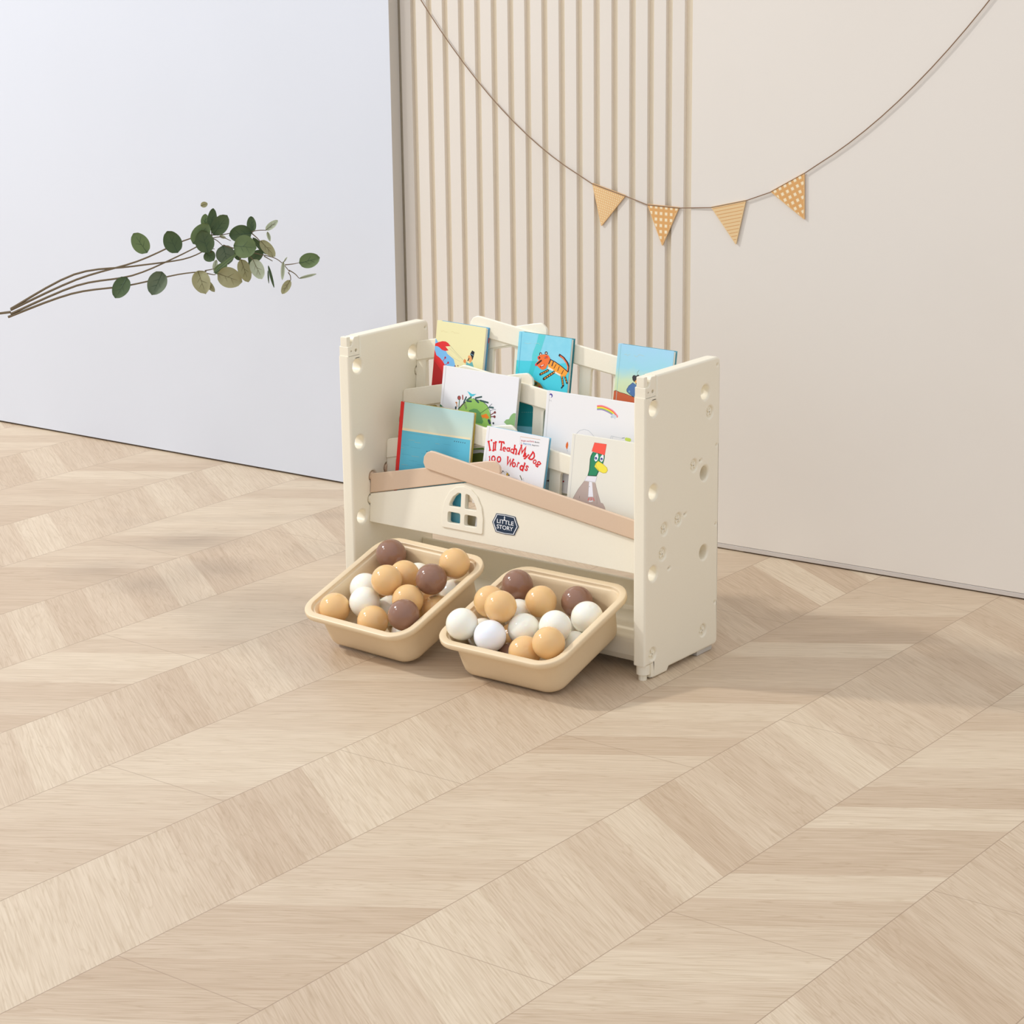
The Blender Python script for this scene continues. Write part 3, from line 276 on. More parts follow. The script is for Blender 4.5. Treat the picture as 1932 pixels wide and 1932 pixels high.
BALLS = [[[1, -0.0719, 0.1702, 0.074], [0, 0.0736, 0.1715, 0.0851], [0, -0.0064, 0.1288, 0.0721], [2, -0.0195, 0.1663, 0.0394], [1, 0.0659, 0.1207, 0.0862], [2, -0.0654, 0.089, 0.0601], [0, 0.0016, 0.0835, 0.0949], [0, 0.0473, 0.0751, 0.0713], [2, 0.0649, 0.1579, 0.0297], [0, 0.0718, 0.1072, 0.0346], [2, -0.0307, 0.0515, 0.0654], [0, -0.0725, 0.0213, 0.0643], [0, 0.0106, 0.0221, 0.0571], [1, 0.0766, 0.0333, 0.0773], [2, -0.0144, 0.084, 0.0291], [12, 0.0563, 0.0454, 0.0291], [10, -0.0631, 0.142, 0.0291], [10, 0.0224, 0.1193, 0.0291]], [[1, -0.0763, 0.159, 0.0749], [0, -0.0777, 0.0882, 0.0875], [0, -0.0349, 0.0636, 0.102], [2, -0.0555, 0.1229, 0.0448], [0, -0.0124, 0.1341, 0.072], [1, 0.0331, 0.1672, 0.06], [2, 0.0746, 0.1344, 0.0599], [2, 0.0024, 0.0642, 0.0667], [2, 0.0559, 0.0767, 0.0753], [2, -0.0801, 0.0168, 0.0891], [3, -0.0308, 0.02, 0.0751], [0, 0.031, 0.0226, 0.0571], [0, 0.0768, 0.0299, 0.0792], [2, 0.0711, 0.0933, 0.0291], [1, -0.0111, 0.0319, 0.0291], [2, -0.0735, 0.05, 0.0504], [0, -0.034, 0.0778, 0.0329], [12, 0.0238, 0.1236, 0.0291]]]

# ================= the room
def fmath(N, Lk, op, a, b=None, c=None):
    n = N.new('ShaderNodeMath'); n.operation = op
    for i, v in enumerate((a, b, c)):
        if v is None: continue
        if isinstance(v, (int, float)): n.inputs[i].default_value = v
        else: Lk.new(v, n.inputs[i])
    return n.outputs[0]
def floor_mat():
    m = bpy.data.materials.new('chevron_laminate'); m.use_nodes = True
    nt, N, Lk = nodes(m); b = N['Principled BSDF']; f = lambda *a: fmath(N, Lk, *a)
    tc = N.new('ShaderNodeTexCoord'); sp = N.new('ShaderNodeSeparateXYZ'); Lk.new(tc.outputs['Object'], sp.inputs[0])
    X, Y = sp.outputs[0], sp.outputs[1]
    P = .2278; X0 = .648
    sx = f('DIVIDE', f('SUBTRACT', X, X0), P); k = f('FLOOR', sx); fr = f('SUBTRACT', sx, k)
    par = f('PINGPONG', k, 1.0)                         # 0 even strip, 1 odd strip
    s = f('SUBTRACT', 1.0, f('MULTIPLY', par, 2.0))     # +1 / -1 slant
    T33 = math.tan(math.radians(33))
    t = f('SUBTRACT', Y, f('MULTIPLY', f('MULTIPLY', s, T33), f('MULTIPLY', fr, P)))
    wn0 = N.new('ShaderNodeTexWhiteNoise'); wn0.noise_dimensions = '1D'; Lk.new(k, wn0.inputs['W'])
    tt = f('DIVIDE', f('ADD', t, f('MULTIPLY', wn0.outputs[0], .3)), .088)
    pl = f('FLOOR', tt); pf = f('SUBTRACT', tt, pl)
    wn = N.new('ShaderNodeTexWhiteNoise'); wn.noise_dimensions = '2D'
    cb = N.new('ShaderNodeCombineXYZ'); Lk.new(k, cb.inputs[0]); Lk.new(pl, cb.inputs[1]); Lk.new(cb.outputs[0], wn.inputs['Vector'])
    # grain coordinates along / across the slanted strip
    al = f('ADD', f('MULTIPLY', X, .8387), f('MULTIPLY', f('MULTIPLY', Y, .5446), s))
    ac = f('SUBTRACT', f('MULTIPLY', Y, .8387), f('MULTIPLY', f('MULTIPLY', X, .5446), s))
    def grain(sa, sc, det, dist=0.0):
        c = N.new('ShaderNodeCombineXYZ'); Lk.new(f('MULTIPLY', al, sa), c.inputs[0]); Lk.new(f('MULTIPLY', ac, sc), c.inputs[1])
        Lk.new(f('MULTIPLY', wn.outputs[0], 7.0), c.inputs[2])
        n = N.new('ShaderNodeTexNoise'); n.inputs['Scale'].default_value = 1; n.inputs['Detail'].default_value = det; n.inputs['Distortion'].default_value = dist
        Lk.new(c.outputs[0], n.inputs[0]); return n.outputs[0]
    g1 = grain(14, 420, 4); g2 = grain(3, 36, 3, .6)
    rings = f('PINGPONG', f('MULTIPLY', g2, 22.0), 1.0)
    tone = f('ADD', f('MULTIPLY', wn.outputs[0], .62), f('MULTIPLY', g2, .38))
    cr = N.new('ShaderNodeValToRGB'); Lk.new(tone, cr.inputs[0])
    e = cr.color_ramp.elements; e[0].position = .1; e[0].color = lin((193, 169, 142)); e[1].position = .9; e[1].color = lin((217, 199, 173))
    e2 = e.new(.5); e2.color = lin((205, 184, 158))
    mx = N.new('ShaderNodeMix'); mx.data_type = 'RGBA'; mx.blend_type = 'MULTIPLY'; mx.inputs[0].default_value = 1
    gr = N.new('ShaderNodeValToRGB'); ge = gr.color_ramp.elements; ge[0].position = .30; ge[0].color = (.86, .83, .79, 1); ge[1].position = .62; ge[1].color = (1.02, 1.02, 1.02, 1)
    Lk.new(g1, gr.inputs[0]); Lk.new(cr.outputs[0], mx.inputs[6]); Lk.new(gr.outputs[0], mx.inputs[7])
    mx2 = N.new('ShaderNodeMix'); mx2.data_type = 'RGBA'; mx2.blend_type = 'MULTIPLY'; mx2.inputs[0].default_value = 1
    rr = N.new('ShaderNodeValToRGB'); re = rr.color_ramp.elements; re[0].position = 0; re[0].color = (.91, .89, .86, 1); re[1].position = .35; re[1].color = (1, 1, 1, 1)
    Lk.new(rings, rr.inputs[0]); Lk.new(mx.outputs[2], mx2.inputs[6]); Lk.new(rr.outputs[0], mx2.inputs[7])
    # joints
    edge = f('MINIMUM', fr, f('SUBTRACT', 1.0, fr)); j1 = f('LESS_THAN', edge, .0032)
    yo = f('DIVIDE', f('SUBTRACT', Y, f('SUBTRACT', .388, f('MULTIPLY', f('ADD', k, 1.0), .645))), .882)
    yf = f('SUBTRACT', yo, f('FLOOR', yo)); ye = f('MINIMUM', yf, f('SUBTRACT', 1.0, yf)); j2 = f('MULTIPLY', f('LESS_THAN', ye, .0009), .7)
    j = f('MAXIMUM', j1, j2)
    mj = N.new('ShaderNodeMix'); mj.data_type = 'RGBA'; mj.inputs[7].default_value = lin((150, 125, 102))
    Lk.new(f('MULTIPLY', j, .75), mj.inputs[0]); Lk.new(mx2.outputs[2], mj.inputs[6]); Lk.new(mj.outputs[2], b.inputs['Base Color'])
    b.inputs['Roughness'].default_value = .42; b.inputs['Specular IOR Level'].default_value = .35
    bp = N.new('ShaderNodeBump'); bp.inputs['Strength'].default_value = .12; bp.inputs['Distance'].default_value = .0008
    Lk.new(g1, bp.inputs['Height']); Lk.new(bp.outputs[0], b.inputs['Normal'])
    return m
bm = bmesh.new(); box(bm, (-3.4, -2.6, -.02), (3.2, 1.0, 0))
tag(obj('floor', bm, floor_mat(), smooth=0), kind='structure')
WL = addnoise(mat('white_board', (214, 218, 226), .6), 3, .25, (209, 213, 220))
WE = mat('board_edge', (204, 198, 188), .7)
WS = addnoise(mat('cream_slat', (226, 218, 207), .6), 4, .3, (221, 212, 199))
WR = addnoise(mat('warm_wall', (231, 224, 214), .65), 2.5, .4, (226, 218, 207), bump=.15)
DARK = mat('dark_gap', (60, 48, 40), .9)
def slab(a, b, th, z0, z1, mats, name, bev=.001, edge=True):
    """upright board from plan point a to b (front face), th thick behind it"""
    a = Vector((a[0], a[1], 0)); b = Vector((b[0], b[1], 0)); d = (b-a); L = d.length; d.normalize(); n = Vector((-d.y, d.x, 0))
    bm = bmesh.new(); box(bm, (0, 0, z0), (L, th, z1), bev)
    bm.transform(frame(a, d, n, (0, 0, 1)))
    if edge:
        bm.normal_update()
        for f in bm.faces:
            if f.normal.dot(d) > .7: f.material_index = 1
    return tag(obj(name, bm, mats), kind='structure')
slab((-3.2, .6393), (-.4477, .6806), .029, .004, 2.3, [WL, WE], 'wall_left')
slab((.2430, .7092), (2.6, .8122), .03, .011, 2.3, [WR, WR], 'wall_right')
slab((.2430, .7085), (2.6, .8115), .03, .0025, .0105, [mat('wall_foot', (206, 198, 190), .6)]*2, 'trim_1')
bm = bmesh.new()
box(bm, (-3.2, .7195, 0), (.36, .75, 2.3)); box(bm, (.3, .86, 0), (2.7, .9, 2.3))
for k in range(-1, 17):
    x1 = -.4177+.0402*k; box(bm, (x1-.0267, .711, .0), (x1, .7197, 2.3), .0009)
bm.normal_update()
for f in bm.faces:
    if abs(f.calc_center_median().y-.7195) < .0003: f.material_index = 1
tag(obj('wall_back', bm, [WS, mat('groove_backing', (244, 231, 207), .7)]), kind='structure')

# ================= storage bookshelf
SH = thing('storage_bookshelf', (.31, .106, 0), 'cream plastic bookshelf with house-shaped tiers of picture books and two pulled-out bins', 'bookshelf')
OFF = Matrix.Translation((-.31, -.106, 0))          # world -> shelf coordinates
YH, YH2 = .0225, .1685
Z1, Z2, Z3, ZS = .4345, .3034, .1727, .0412
SCR = [(.1826, .4004), (.1374, .3224), (.0933, .2444), (.0537, .2374), (.0489, .1981)]
def side_panel(x0, left):
    T = .023
    out = [(0, .0254), (.022, .0254), (.022, .0095), (.0255, .0006), (.064, .0006), (.0695, .0075), (.2127, .0075), (.2127, .4859), (.0287, .4859), (.0287, .4536), (0, .4536)]
    out = rpoly(out, [0, 0, 0, 0, 0, 0, .010, .012, 0, 0, 0])
    holes = [circ(y, z, .0116) for y in (YH, YH2) for z in (Z1, Z2, Z3)]
    holes += [circ(y, z, .0092, 22) for y, z in SCR+[(YH, ZS), (YH2, ZS)]]
    holes += [circ(.2035, z,   .0012, 12) for z in (.473, .3427, .2117, .0799)]
    holes += [rpoly([(y-.0026, z-.0009), (y+.0026, z+.0005), (y+.0026, z+.0022), (y-.0026, z+.0008)], .0005, 2) for y, z in ((.1566, .3256), (.1131, .2476), (.0679, .1697))] if not left else []
    M = frame((x0+T/2, 0, 0), (0, 1, 0), (0, 0, 1), (1, 0, 0))
    bm = plate([out]+holes, T, .0040, OFF @ M, 3)
    p = obj('side_panel', bm, CREAM, SH, 40)
    # corner connector on top of the front post
    co = rpoly([(.0015, .4525), (.0015, .4700), (.0105, .4700), (.0115, .4712), (.0135, .4745), (.0150, .4805), (.0175, .4848), (.0300, .4850), (.0300, .4525)], [.0005, .0012, .001, .001, .002, .002, .003, .001, .0005], 3)
    f_ = bmesh.new(); box(f_, (x0+.0002, .003, .4506), (x0+T-.0002, .0306, .4533), 0, OFF); box(f_, (x0+.0004, .018, .004), (x0+T-.0004, .0275, .0262), 0, OFF); p.data.materials[0]; me_ = p.data; b2 = bmesh.new(); b2.from_mesh(me_); b2 = merge([b2, f_]); b2.to_mesh(me_); b2.free(); me_.shade_smooth(); me_.set_sharp_from_angle(angle=math.radians(40))
    c = plate([co, circ(.0095, .4615, .0014, 10), circ(.0215, .4615, .0028, 12)], T-.003, .0012, OFF @ M)
    box(c, (x0+.0040, .0015, .469), (x0+.0190, .0105, .4862), .0016, OFF)
    obj('corner_connector', c, CREAM, p)
    b = bmesh.new()
    cyl(b, (x0+.0115, .0125, .0178), .0108, .0158, seg=28, M=OFF); box(b, (x0+.002, .012, .0100), (x0+.021, .026, .0257), .002, OFF)
    cyl(b, (x0+.0115, .0115, .0050), .0068, .0100, seg=8, M=OFF); box(b, (x0+.0035, .020, .0012), (x0+.0195, .030, .012), .0015, OFF)
    obj('bottom_peg', b, CREAM, p)
    b = bmesh.new(); box(b, (x0+.003, .155, .0002), (x0+.0205, .200, .0085), .001, OFF); obj('rubber_foot', b, GREY, p)
    if not left:
        for i, (y, z) in enumerate(SCR+[(YH, ZS), (YH2, ZS)]):
            b = bmesh.new(); cyl(b, (x0+T-.0083, y, z), .0098, .010, 'X', 24, M=OFF)
            a = .9 if i < 5 else .35
            for da in (0, PI/2):
                R = OFF @ Matrix.Translation((x0+T-.0032, y, z)) @ Matrix.Rotation(a+da, 4, 'X')
                box(b, (-.0004, -.0068, -.0012), (.0020, .0068, .0012), .0004, R, 1)
            if i < 5:
                for da in (.45, .45+PI/2, .45+PI, .45+1.5*PI):
                    R = OFF @ Matrix.Translation((x0+T-.0033, y, z)) @ Matrix.Rotation(da, 4, 'X') @ Matrix.Translation((0, .0045, 0))
                    box(b, (0, -.0018, -.0006), (.0009, .0018, .0006), 0, R)
            obj('cross_screw', b, CREAM, p)
    return p
side_panel(0, True); side_panel(.597, False)
SL = .1; CN = 1/math.sqrt(1+SL*SL)
def board_frame(y0, off=0):
    """front face frame of a tier: local x = world x, local y ~ height, local z out of the front"""
    return OFF @ frame((0, y0-off, 0), (1, 0, 0), (0, SL*CN, CN), (0, -CN, SL*CN))
def LB(x): return .2100+.233*(x-.023)
def RBb(x): return .2690-.1274*(x-.149)
def RBt(x): return .3000-.1340*(x-.162)
def H(p, dz): return [(x, (z+dz)/CN) for x, z in p]
def tier(y0, dz, zlow, beam_mat, name, first):
    Mf = board_frame(y0)
    if first:
        pts = H([(.0232, .1600), (.0232, .2088), (.233, .2572), (.5968, .2104), (.5968, .1600)], 0)
        wx, wz = .2265, .2075
        panes = []
        def ar(x): return .2485-((x-.2265)/.0435)**2*.0350
        for s in (-1, 1):
            p = [(wx+s*.0045, .2130), (wx+s*.0045, .2385), (wx+s*.012, .2370), (wx+s*.022, .2290), (wx+s*.0285, .2175), (wx+s*.029, .2130)]
            panes.append(rpoly(H(p, 0), .003, 3))
            panes.append(rpoly(H([(wx+s*.0045, .1850), (wx+s*.0045, .2035), (wx+s*.031, .2035), (wx+s*.031, .1850)], 0), .004, 3))
        bm = plate([pts]+panes, .008, .0012, Mf @ Matrix.Translation((0, 0, -.004)))
        bd = obj('front_board', bm, CREAM, SH)
        arch = H([(.1830, .1755), (.2700, .1755), (.2700, .2010), (.2660, .2200), (.2560, .2370), (.2430, .2465), (.2265, .2500), (.2100, .2465), (.1970, .2370), (.1870, .2200), (.1830, .2010)], 0)
        bm = plate([rpoly(arch, .004, 3)]+panes, .0022, .0008, Mf @ Matrix.Translation((0, 0, .0010)))
        obj('window_frame', bm, CREAM, bd)
    else:
        def top(x):
            return max(LB(x), RBb(x)) if x < .149 else (max(LB(x), RBb(x)) if x < .233 else RBb(x))
        pts = [(.0232, zlow-dz)]+[(.0232, LB(.0232)+.01), (.15, LB(.15)+.01), (.233, .264), (.5968, RBb(.5968)+.01), (.5968, zlow-dz)]
        slots = []
        cs = [.032]+[.11+.0675*i for i in range(8)]
        for a, b in zip(cs, cs[1:]):
            xa, xb = a+.0115, b-.011
            f = lambda x: (LB(x) if x < .233 else RBb(x))-.002
            slots.append(rpoly(H([(xa, zlow-dz+.022), (xa, f(xa)), (xb, f(xb)), (xb, zlow-dz+.022)], dz), .005, 3))
        bm = plate([H(pts, dz)]+slots, .007, .001, Mf @ Matrix.Translation((0, 0, -.0040)))
        bd = obj('tier_board', bm, CREAM, SH)
    r1 = .001 if first else .008
    lbp = H([(.0232, LB(.0232)), (.0232, .2435), (.270, .2980), (.2880, .3010), (.2990, .2930), (.3010, .2820), (.2930, .2730)], dz)
    lbm = plate([rpoly(lbp, [.001, r1, .02, .010, .008, .008, .008], 4)], .0055, .0016, Mf @ Matrix.Translation((0, 0, -.0010)))
    obj('roof_beam', lbm, beam_mat, SH)
    ex = [(.5968, RBb(.5968)), (.149, .2688)]
    cap = [(.1445, .2715), (.1405, .2790), (.1415, .2890), (.1470, .2965), (.1550, .3000), (.1620, .3000)]
    rbp = H(ex+cap+[(.5968, RBt(.5968))], dz)
    rbm = plate([rbp], .0065, .0018, Mf @ Matrix.Translation((0, 0, .0022)))
    obj('roof_beam', rbm, beam_mat, SH)
    return bd
fb = tier(.0240, 0, .16, BROWNP, 'front', True)
tier(.0640, .052, .168, CREAM, 'second', False)
tier(.1025, .131, .243, CREAM, 'third', False)
tier(.1347, .209, .303, CREAM, 'back', False)
for y0, y1, z in ((.0495, .0800, .1680), (.0970, .1262, .2430), (.1365, .1640, .3030)):
    bm = bmesh.new(); box(bm, (.0232, y0, z), (.5968, y1, z+.005), .001, OFF); obj('book_ledge', bm, CREAM, SH)
# round plugs where the front tier locks into the left panel
for (y, z), m in zip(SCR[:5], (CREAM, CREAM, BROWNP, BROWNP, CREAM)):
    bm = bmesh.new(); cyl(bm, (.0195, y, z), .0082, .011, 'X', 24, M=OFF); obj('locking_plug', bm, m, SH)
tr = rpoly([(.040, .0150), (.0352, .0260), (.0350, .0470), (.0362, .0540), (.0395, .0556), (.0500, .0562), (.0535, .0530), (.0580, .0490), (.0660, .0475), (.1750, .0475), (.1795, .0540), (.1805, .0975), (.1840, .1000), (.1875, .0975), (.1875, .0300), (.1800, .0190)], .003, 3)
obj('lower_tray', plate([tr], .5736, .001, OFF @ frame((.31, 0, 0), (0, 1, 0), (0, 0, 1), (1, 0, 0))), CREAM, SH)
# badge on the front board
cx, cz = .3155, .1997/CN
def oct_(s, a=1): return [(cx+.0272*s*x, cz+.0166*s*y) for x, y in ((-.72, .93), (0, 1.0), (.72, .93), (.80, .62), (1, 0), (.8, -.62), (.72, -.93), (0, -1), (-.72, -.93), (-.8, -.62), (-1, 0), (-.8, .62))]
BF = board_frame(.0240)
bdg = obj('badge', plate([oct_(1.0)], .0012, .0004, BF @ Matrix.Translation((0, 0, .0005))), NAVY, fb)
ink = Ink([(-1, -1), (1, -1), (1, 1), (-1, 1)])
ink.poly((238, 240, 242), oct_(.93)); ink.poly((33, 52, 74), oct_(.87))
for t, y, w_, x in (('LITTLE', .0003, .0345, -.0172), ('STORY', -.0088, .0335, -.0170)):
    ink.text((240, 242, 244), t, cx+x, cz+y, w_, .0066, bold=.012)
lx = cx-.0022
ink.poly((240, 242, 244), [(lx-.0012, cz+.0060), (lx+.0016, cz+.0060), (lx+.0010, cz+.0105), (lx-.0006, cz+.0105)])
ink.poly((240, 242, 244), [(lx-.0014, cz+.0108), (lx+.0018, cz+.0108), (lx+.0018, cz+.0114), (lx-.0014, cz+.0114)])
ink.poly((240, 242, 244), [(lx-.0010, cz+.0114), (lx+.0014, cz+.0114), (lx+.0002, cz+.0138)])
ink.build('badge_lettering', BF @ Matrix.Translation((0, 0, .00115)), fb)

# ================= bins
def rrect(a, b, r, z, cy, n=8):
    out = []
    for qx, qy, a0 in ((1, 1, 0), (-1, 1, PI/2), (-1, -1, PI), (1, -1, 1.5*PI)):
        for i in range(n+1):
            t = a0+PI/2*i/n; out.append((qx*(a-r)+r*math.cos(t), cy+qy*(b-r)+r*math.sin(t), z))
    return out
def bin_mesh():
    a0, b0, a1, b1, h, cy = .1929/2, .1904/2, .2401/2, .2378/2, .0764, .1904/2
    ti = .0158
    def at(z, ins=0, r=None):
        k = z/h; r = r or .0275+.009*k; return rrect(a0+(a1-ti-a0)*k-ins, b0+(b1-ti-b0)*k-ins, max(r-ins, .006), z, cy)
    rings = [rrect(a0-.012, b0-.012, .018, .0004, cy), at(.0012, .0075), at(.0045, .0028), at(.010, .0006), at(.020), at(h-.0125),
             rrect(a1-.0135, b1-.0135, .034, h-.0105, cy), rrect(a1-.001, b1-.001, .040, h-.0095, cy), rrect(a1, b1, .041, h-.0080, cy), rrect(a1, b1, .041, h-.0014, cy), rrect(a1-.0010, b1-.0010, .040, h-.0003, cy), rrect(a1-.0022, b1-.0022, .039, h, cy),
             rrect(a1-.0108, b1-.0108, .031, h, cy), rrect(a1-.0116, b1-.0116, .030, h-.0005, cy), rrect(a1-.0121, b1-.0121, .030, h-.0050, cy), rrect(a1-.0128, b1-.0128, .029, h-.0056, cy), rrect(a1-.0152, b1-.0152, .028, h-.0054, cy), rrect(a1-.0160, b1-.0160, .027, h-.0062, cy),
             at(h-.014, .0022), at(.020, .0024), at(.010, .0032), at(.0050, .0075), rrect(a0-.015, b0-.015, .016, .0032, cy)]
    bm = bmesh.new(); R = [[bm.verts.new(p) for p in r] for r in rings]
    n = len(R[0])
    for A, B in zip(R, R[1:]):
        for i in range(n): bm.faces.new((A[i], A[(i+1) % n], B[(i+1) % n], B[i]))
    bm.faces.new(R[0][::-1]); bm.faces.new(R[-1])
    return bm
def pose(p):
    yaw, pit, x, y = p
    return Matrix.Translation((x, y, 0)) @ Matrix.Rotation(yaw, 4, 'Z') @ Matrix.Rotation(pit, 4, 'X')
POSES = [(-.056, .3592, .1799, -.1498), (.0023, .307, .4544, -.1369)]
BL = ['beige storage bin of balls, the left one, tilted out of the shelf', 'beige storage bin of balls, the right one, beside the shelf\'s right panel']
BINM = [pose(p) for p in POSES]
zl = [0, 0]
for i in range(2):
    bmx = bin_mesh(); o = obj('storage_bin', bmx, BIN, smooth=50, wn=False); o.matrix_world = BINM[i]
    tag(o, BL[i], 'bin', 'beige storage bins')

# ================= balls
BALLM = {'tan': mat('tan_ball', (235, 193, 134), .14, .5, .35), 'brown': mat('brown_ball', (146, 108, 88), .14, .5, .2), 'white': mat('ivory_ball', (249, 245, 230), .14, .5, .3), 'bluewhite': mat('white_ball', (246, 248, 255), .14, .5, .3)}
def ball_mesh():
    bm = bmesh.new(); bmesh.ops.create_uvsphere(bm, u_segments=48, v_segments=32, radius=.0256)
    for v in bm.verts:
        if abs(v.co.z) < 1e-5: v.co *= 1.007                       # moulding seam
        elif v.co.z > .0255: v.co.z -= .0008
    return bm
BALLO = {}
random.seed(11)
BLAB = [['brown ball in the back left corner of the left bin', 'tan ball in the back right corner of the left bin', 'tan ball just behind the highest tan ball of the left bin', 'ivory ball peeping out behind the tan and brown balls of the left bin', 'brown ball right of the centre of the left bin', 'ivory ball by the left wall of the left bin, the rear one of two',
  'tan ball standing highest at the centre of the left bin', 'tan ball between the two right-hand brown balls of the left bin', 'pale ball low under the right rim of the left bin', 'tan ball low at the right rim of the left bin, partly hidden', 'ivory ball left of centre in the left bin, the front one of two', 'tan ball in the front left corner of the left bin', 'tan ball at the middle of the front rim of the left bin', 'brown ball in the front right corner of the left bin', 'pale ball deep in the middle of the left bin'],
 ['brown ball in the back left corner of the right bin', 'tan ball by the left wall of the right bin, the rear one of two', 'tan ball raised high on the left side of the right bin', 'ivory ball deep behind the left tan balls of the right bin', 'tan ball at the back centre of the right bin between two brown ones', 'brown ball by the back right wall of the right bin', 'ivory ball at the right rim of the right bin', 'ivory ball at the very centre of the right bin', 'ivory ball right of the centre one in the right bin', 'ivory ball in the front left corner of the right bin', 'bluish white ball at the front rim of the right bin', 'tan ball at the front rim of the right bin, next to the corner', 'tan ball in the front right corner of the right bin', 'ivory ball low at the right rim near the front tan balls', 'brown ball deep at the front rim beside the bluish white one', 'ivory ball deep between the front left balls of the right bin', 'tan ball low beneath the raised tan ball of the right bin']]
for bi, lst in enumerate(BALLS):
    hl = 0
    for i, (c, x, y, z) in enumerate(lst):
        hid = c >= 10; c = ('tan', 'brown', 'white', 'bluewhite')[c % 10]
        if c not in BALLO:
            o = obj('plastic_ball', ball_mesh(), BALLM[c], smooth=60, wn=False); BALLO[c] = o
        else:
            o = BALLO[c].copy(); COL.objects.link(o)
        o.matrix_world = Matrix.Translation(BINM[bi] @ Vector((x, y, z))) @ Matrix.Rotation(random.uniform(0, 6), 4, 'Z') @ Matrix.Rotation(random.uniform(-1.2, 1.2), 4, 'X') @ Matrix.Rotation(random.uniform(0, 6), 4, 'Z')
        bn = ('left', 'right')[bi]
        tag(o, '%s ball hidden at the bottom of the %s bin under the others' % ({'white': 'ivory'}.get(c, c), bn) if hid else 'glossy '+BLAB[bi][i], 'ball', 'plastic balls in the %s bin' % bn)

# ================= books
GL = {}
def arc(cx, cy, rx, ry, a0, a1, n=10): return [(cx+rx*math.cos(math.radians(a0+(a1-a0)*i/n)), cy+ry*math.sin(math.radians(a0+(a1-a0)*i/n))) for i in range(n+1)]
sf = lambda x, y, w=.13: [(x-w, y), (x+w, y)]
GL['I'] = GL['l'] = [[(0, .45), (0, -.45)], sf(0, .45), sf(0, -.45)]
GL["'"] = [[(0, .3), (0, -.3)]]
GL['T'] = [[(0, .45), (0, -.45)], [(-.32, .30), (-.30, .44), (.30, .46), (.36, .28)], sf(0, -.45)]
GL['e'] = [[(-.34, .02), (.34, .06)], arc(0, 0, .38, .42, 8, 310, 14)]
GL['a'] = [arc(-.05, -.08, .32, .34, 0, 360, 14), [(.3, .42), (.3, -.3), (.42, -.42)]]
GL['c'] = [arc(0, 0, .36, .42, 40, 320, 12)]
GL['h'] = [[(-.17, .45), (-.17, -.45)], [(-.17, -.02), (-.02, .1), (.12, .06), (.17, -.06), (.17, -.45)], sf(-.17, .45, .09), sf(-.17, -.45, .1), sf(.17, -.45, .1)]
GL['M'] = [[(-.34, -.45), (-.27, .45), (0, -.2), (.26, .45), (.34, -.45)], sf(-.34, -.45, .11), sf(.34, -.45, .11), sf(-.29, .45, .08)]
GL['y'] = [[(-.3, .42), (0, -.1)], [(.32, .42), (-.05, -.36), (-.26, -.45)], sf(-.3, .42, .12), sf(.32, .42, .12)]
GL['D'] = [[(-.22, .45), (-.22, -.45)], [(-.32, .45), (-.02, .43), (.22, .22), (.26, 0), (.2, -.25), (-.02, -.43), (-.32, -.45)]]
GL['o'] = GL['0'] = [arc(0, 0, .34, .42, 0, 360, 16)]
GL['g'] = [arc(-.02, .2, .24, .22, 0, 360, 12), [(.12, .02), (-.12, -.1), (.2, -.2), (.22, -.36), (0, -.45), (-.22, -.36), (-.1, -.2)], [(.14, .36), (.28, .44)]]
GL['1'] = [[(-.14, .3), (.02, .45), (.02, -.45)], sf(.02, -.45)]
GL['W'] = [[(-.44, .45), (-.22, -.45), (0, .3), (.22, -.45), (.44, .45)], sf(-.44, .45, .1), sf(.44, .45, .1)]
GL['r'] = [[(-.12, .4), (-.12, -.45)], [(-.12, .15), (.05, .38), (.24, .36)], sf(-.12, -.45, .12), sf(-.14, .42, .07)]
GL['d'] = [arc(-.06, -.2, .2, .24, 0, 360, 12), [(.16, .45), (.16, -.45)], sf(.12, .45, .08), sf(.2, -.45, .07)]
GL['s'] = [[(.24, .28), (.1, .42), (-.14, .38), (-.22, .2), (-.04, .04), (.14, -.04), (.24, -.2), (.14, -.38), (-.1, -.42), (-.26, -.26)]]
COV = {'lobster': (242, 234, 180), 'tiger': (142, 218, 238), 'hedgehog': (240, 239, 241), 'rainbow': (240, 238, 237), 'words': (242, 240, 240), 'duck': (236, 232, 218)}
seam = {}
BK = {  # thickness, extra height to reach its ledge, back cover colour, label
 'lobster': (.0105, .188, (88, 160, 200), 'pale yellow picture book with a red lobster, in the top tier'),
 'tiger': (.0105, .187, (35, 130, 140), 'turquoise picture book with an orange tiger, in the top tier'),
 'boat': (.0105, .187, (90, 150, 165), 'blue and yellow picture book with a man in a boat, in the top tier'),
 'hedgehog': (.0070, .180, (225, 220, 205), 'wide white picture book with a green leafy mound, in the middle tier'),
 'rainbow': (.0065, .163, (232, 230, 228), 'wide white picture book with a small rainbow, in the middle tier'),
 'sea': (.0070, .192, (196, 170, 70), 'picture book with a blue sea cover and red spine, at the front left'),
 'words': (.0065, .177, (120, 190, 220), 'white book titled in red letters, in the middle of the front tier'),
 'duck': (.0080, .186, (230, 226, 212), 'cream picture book with a duck in a red hat, at the front right')}
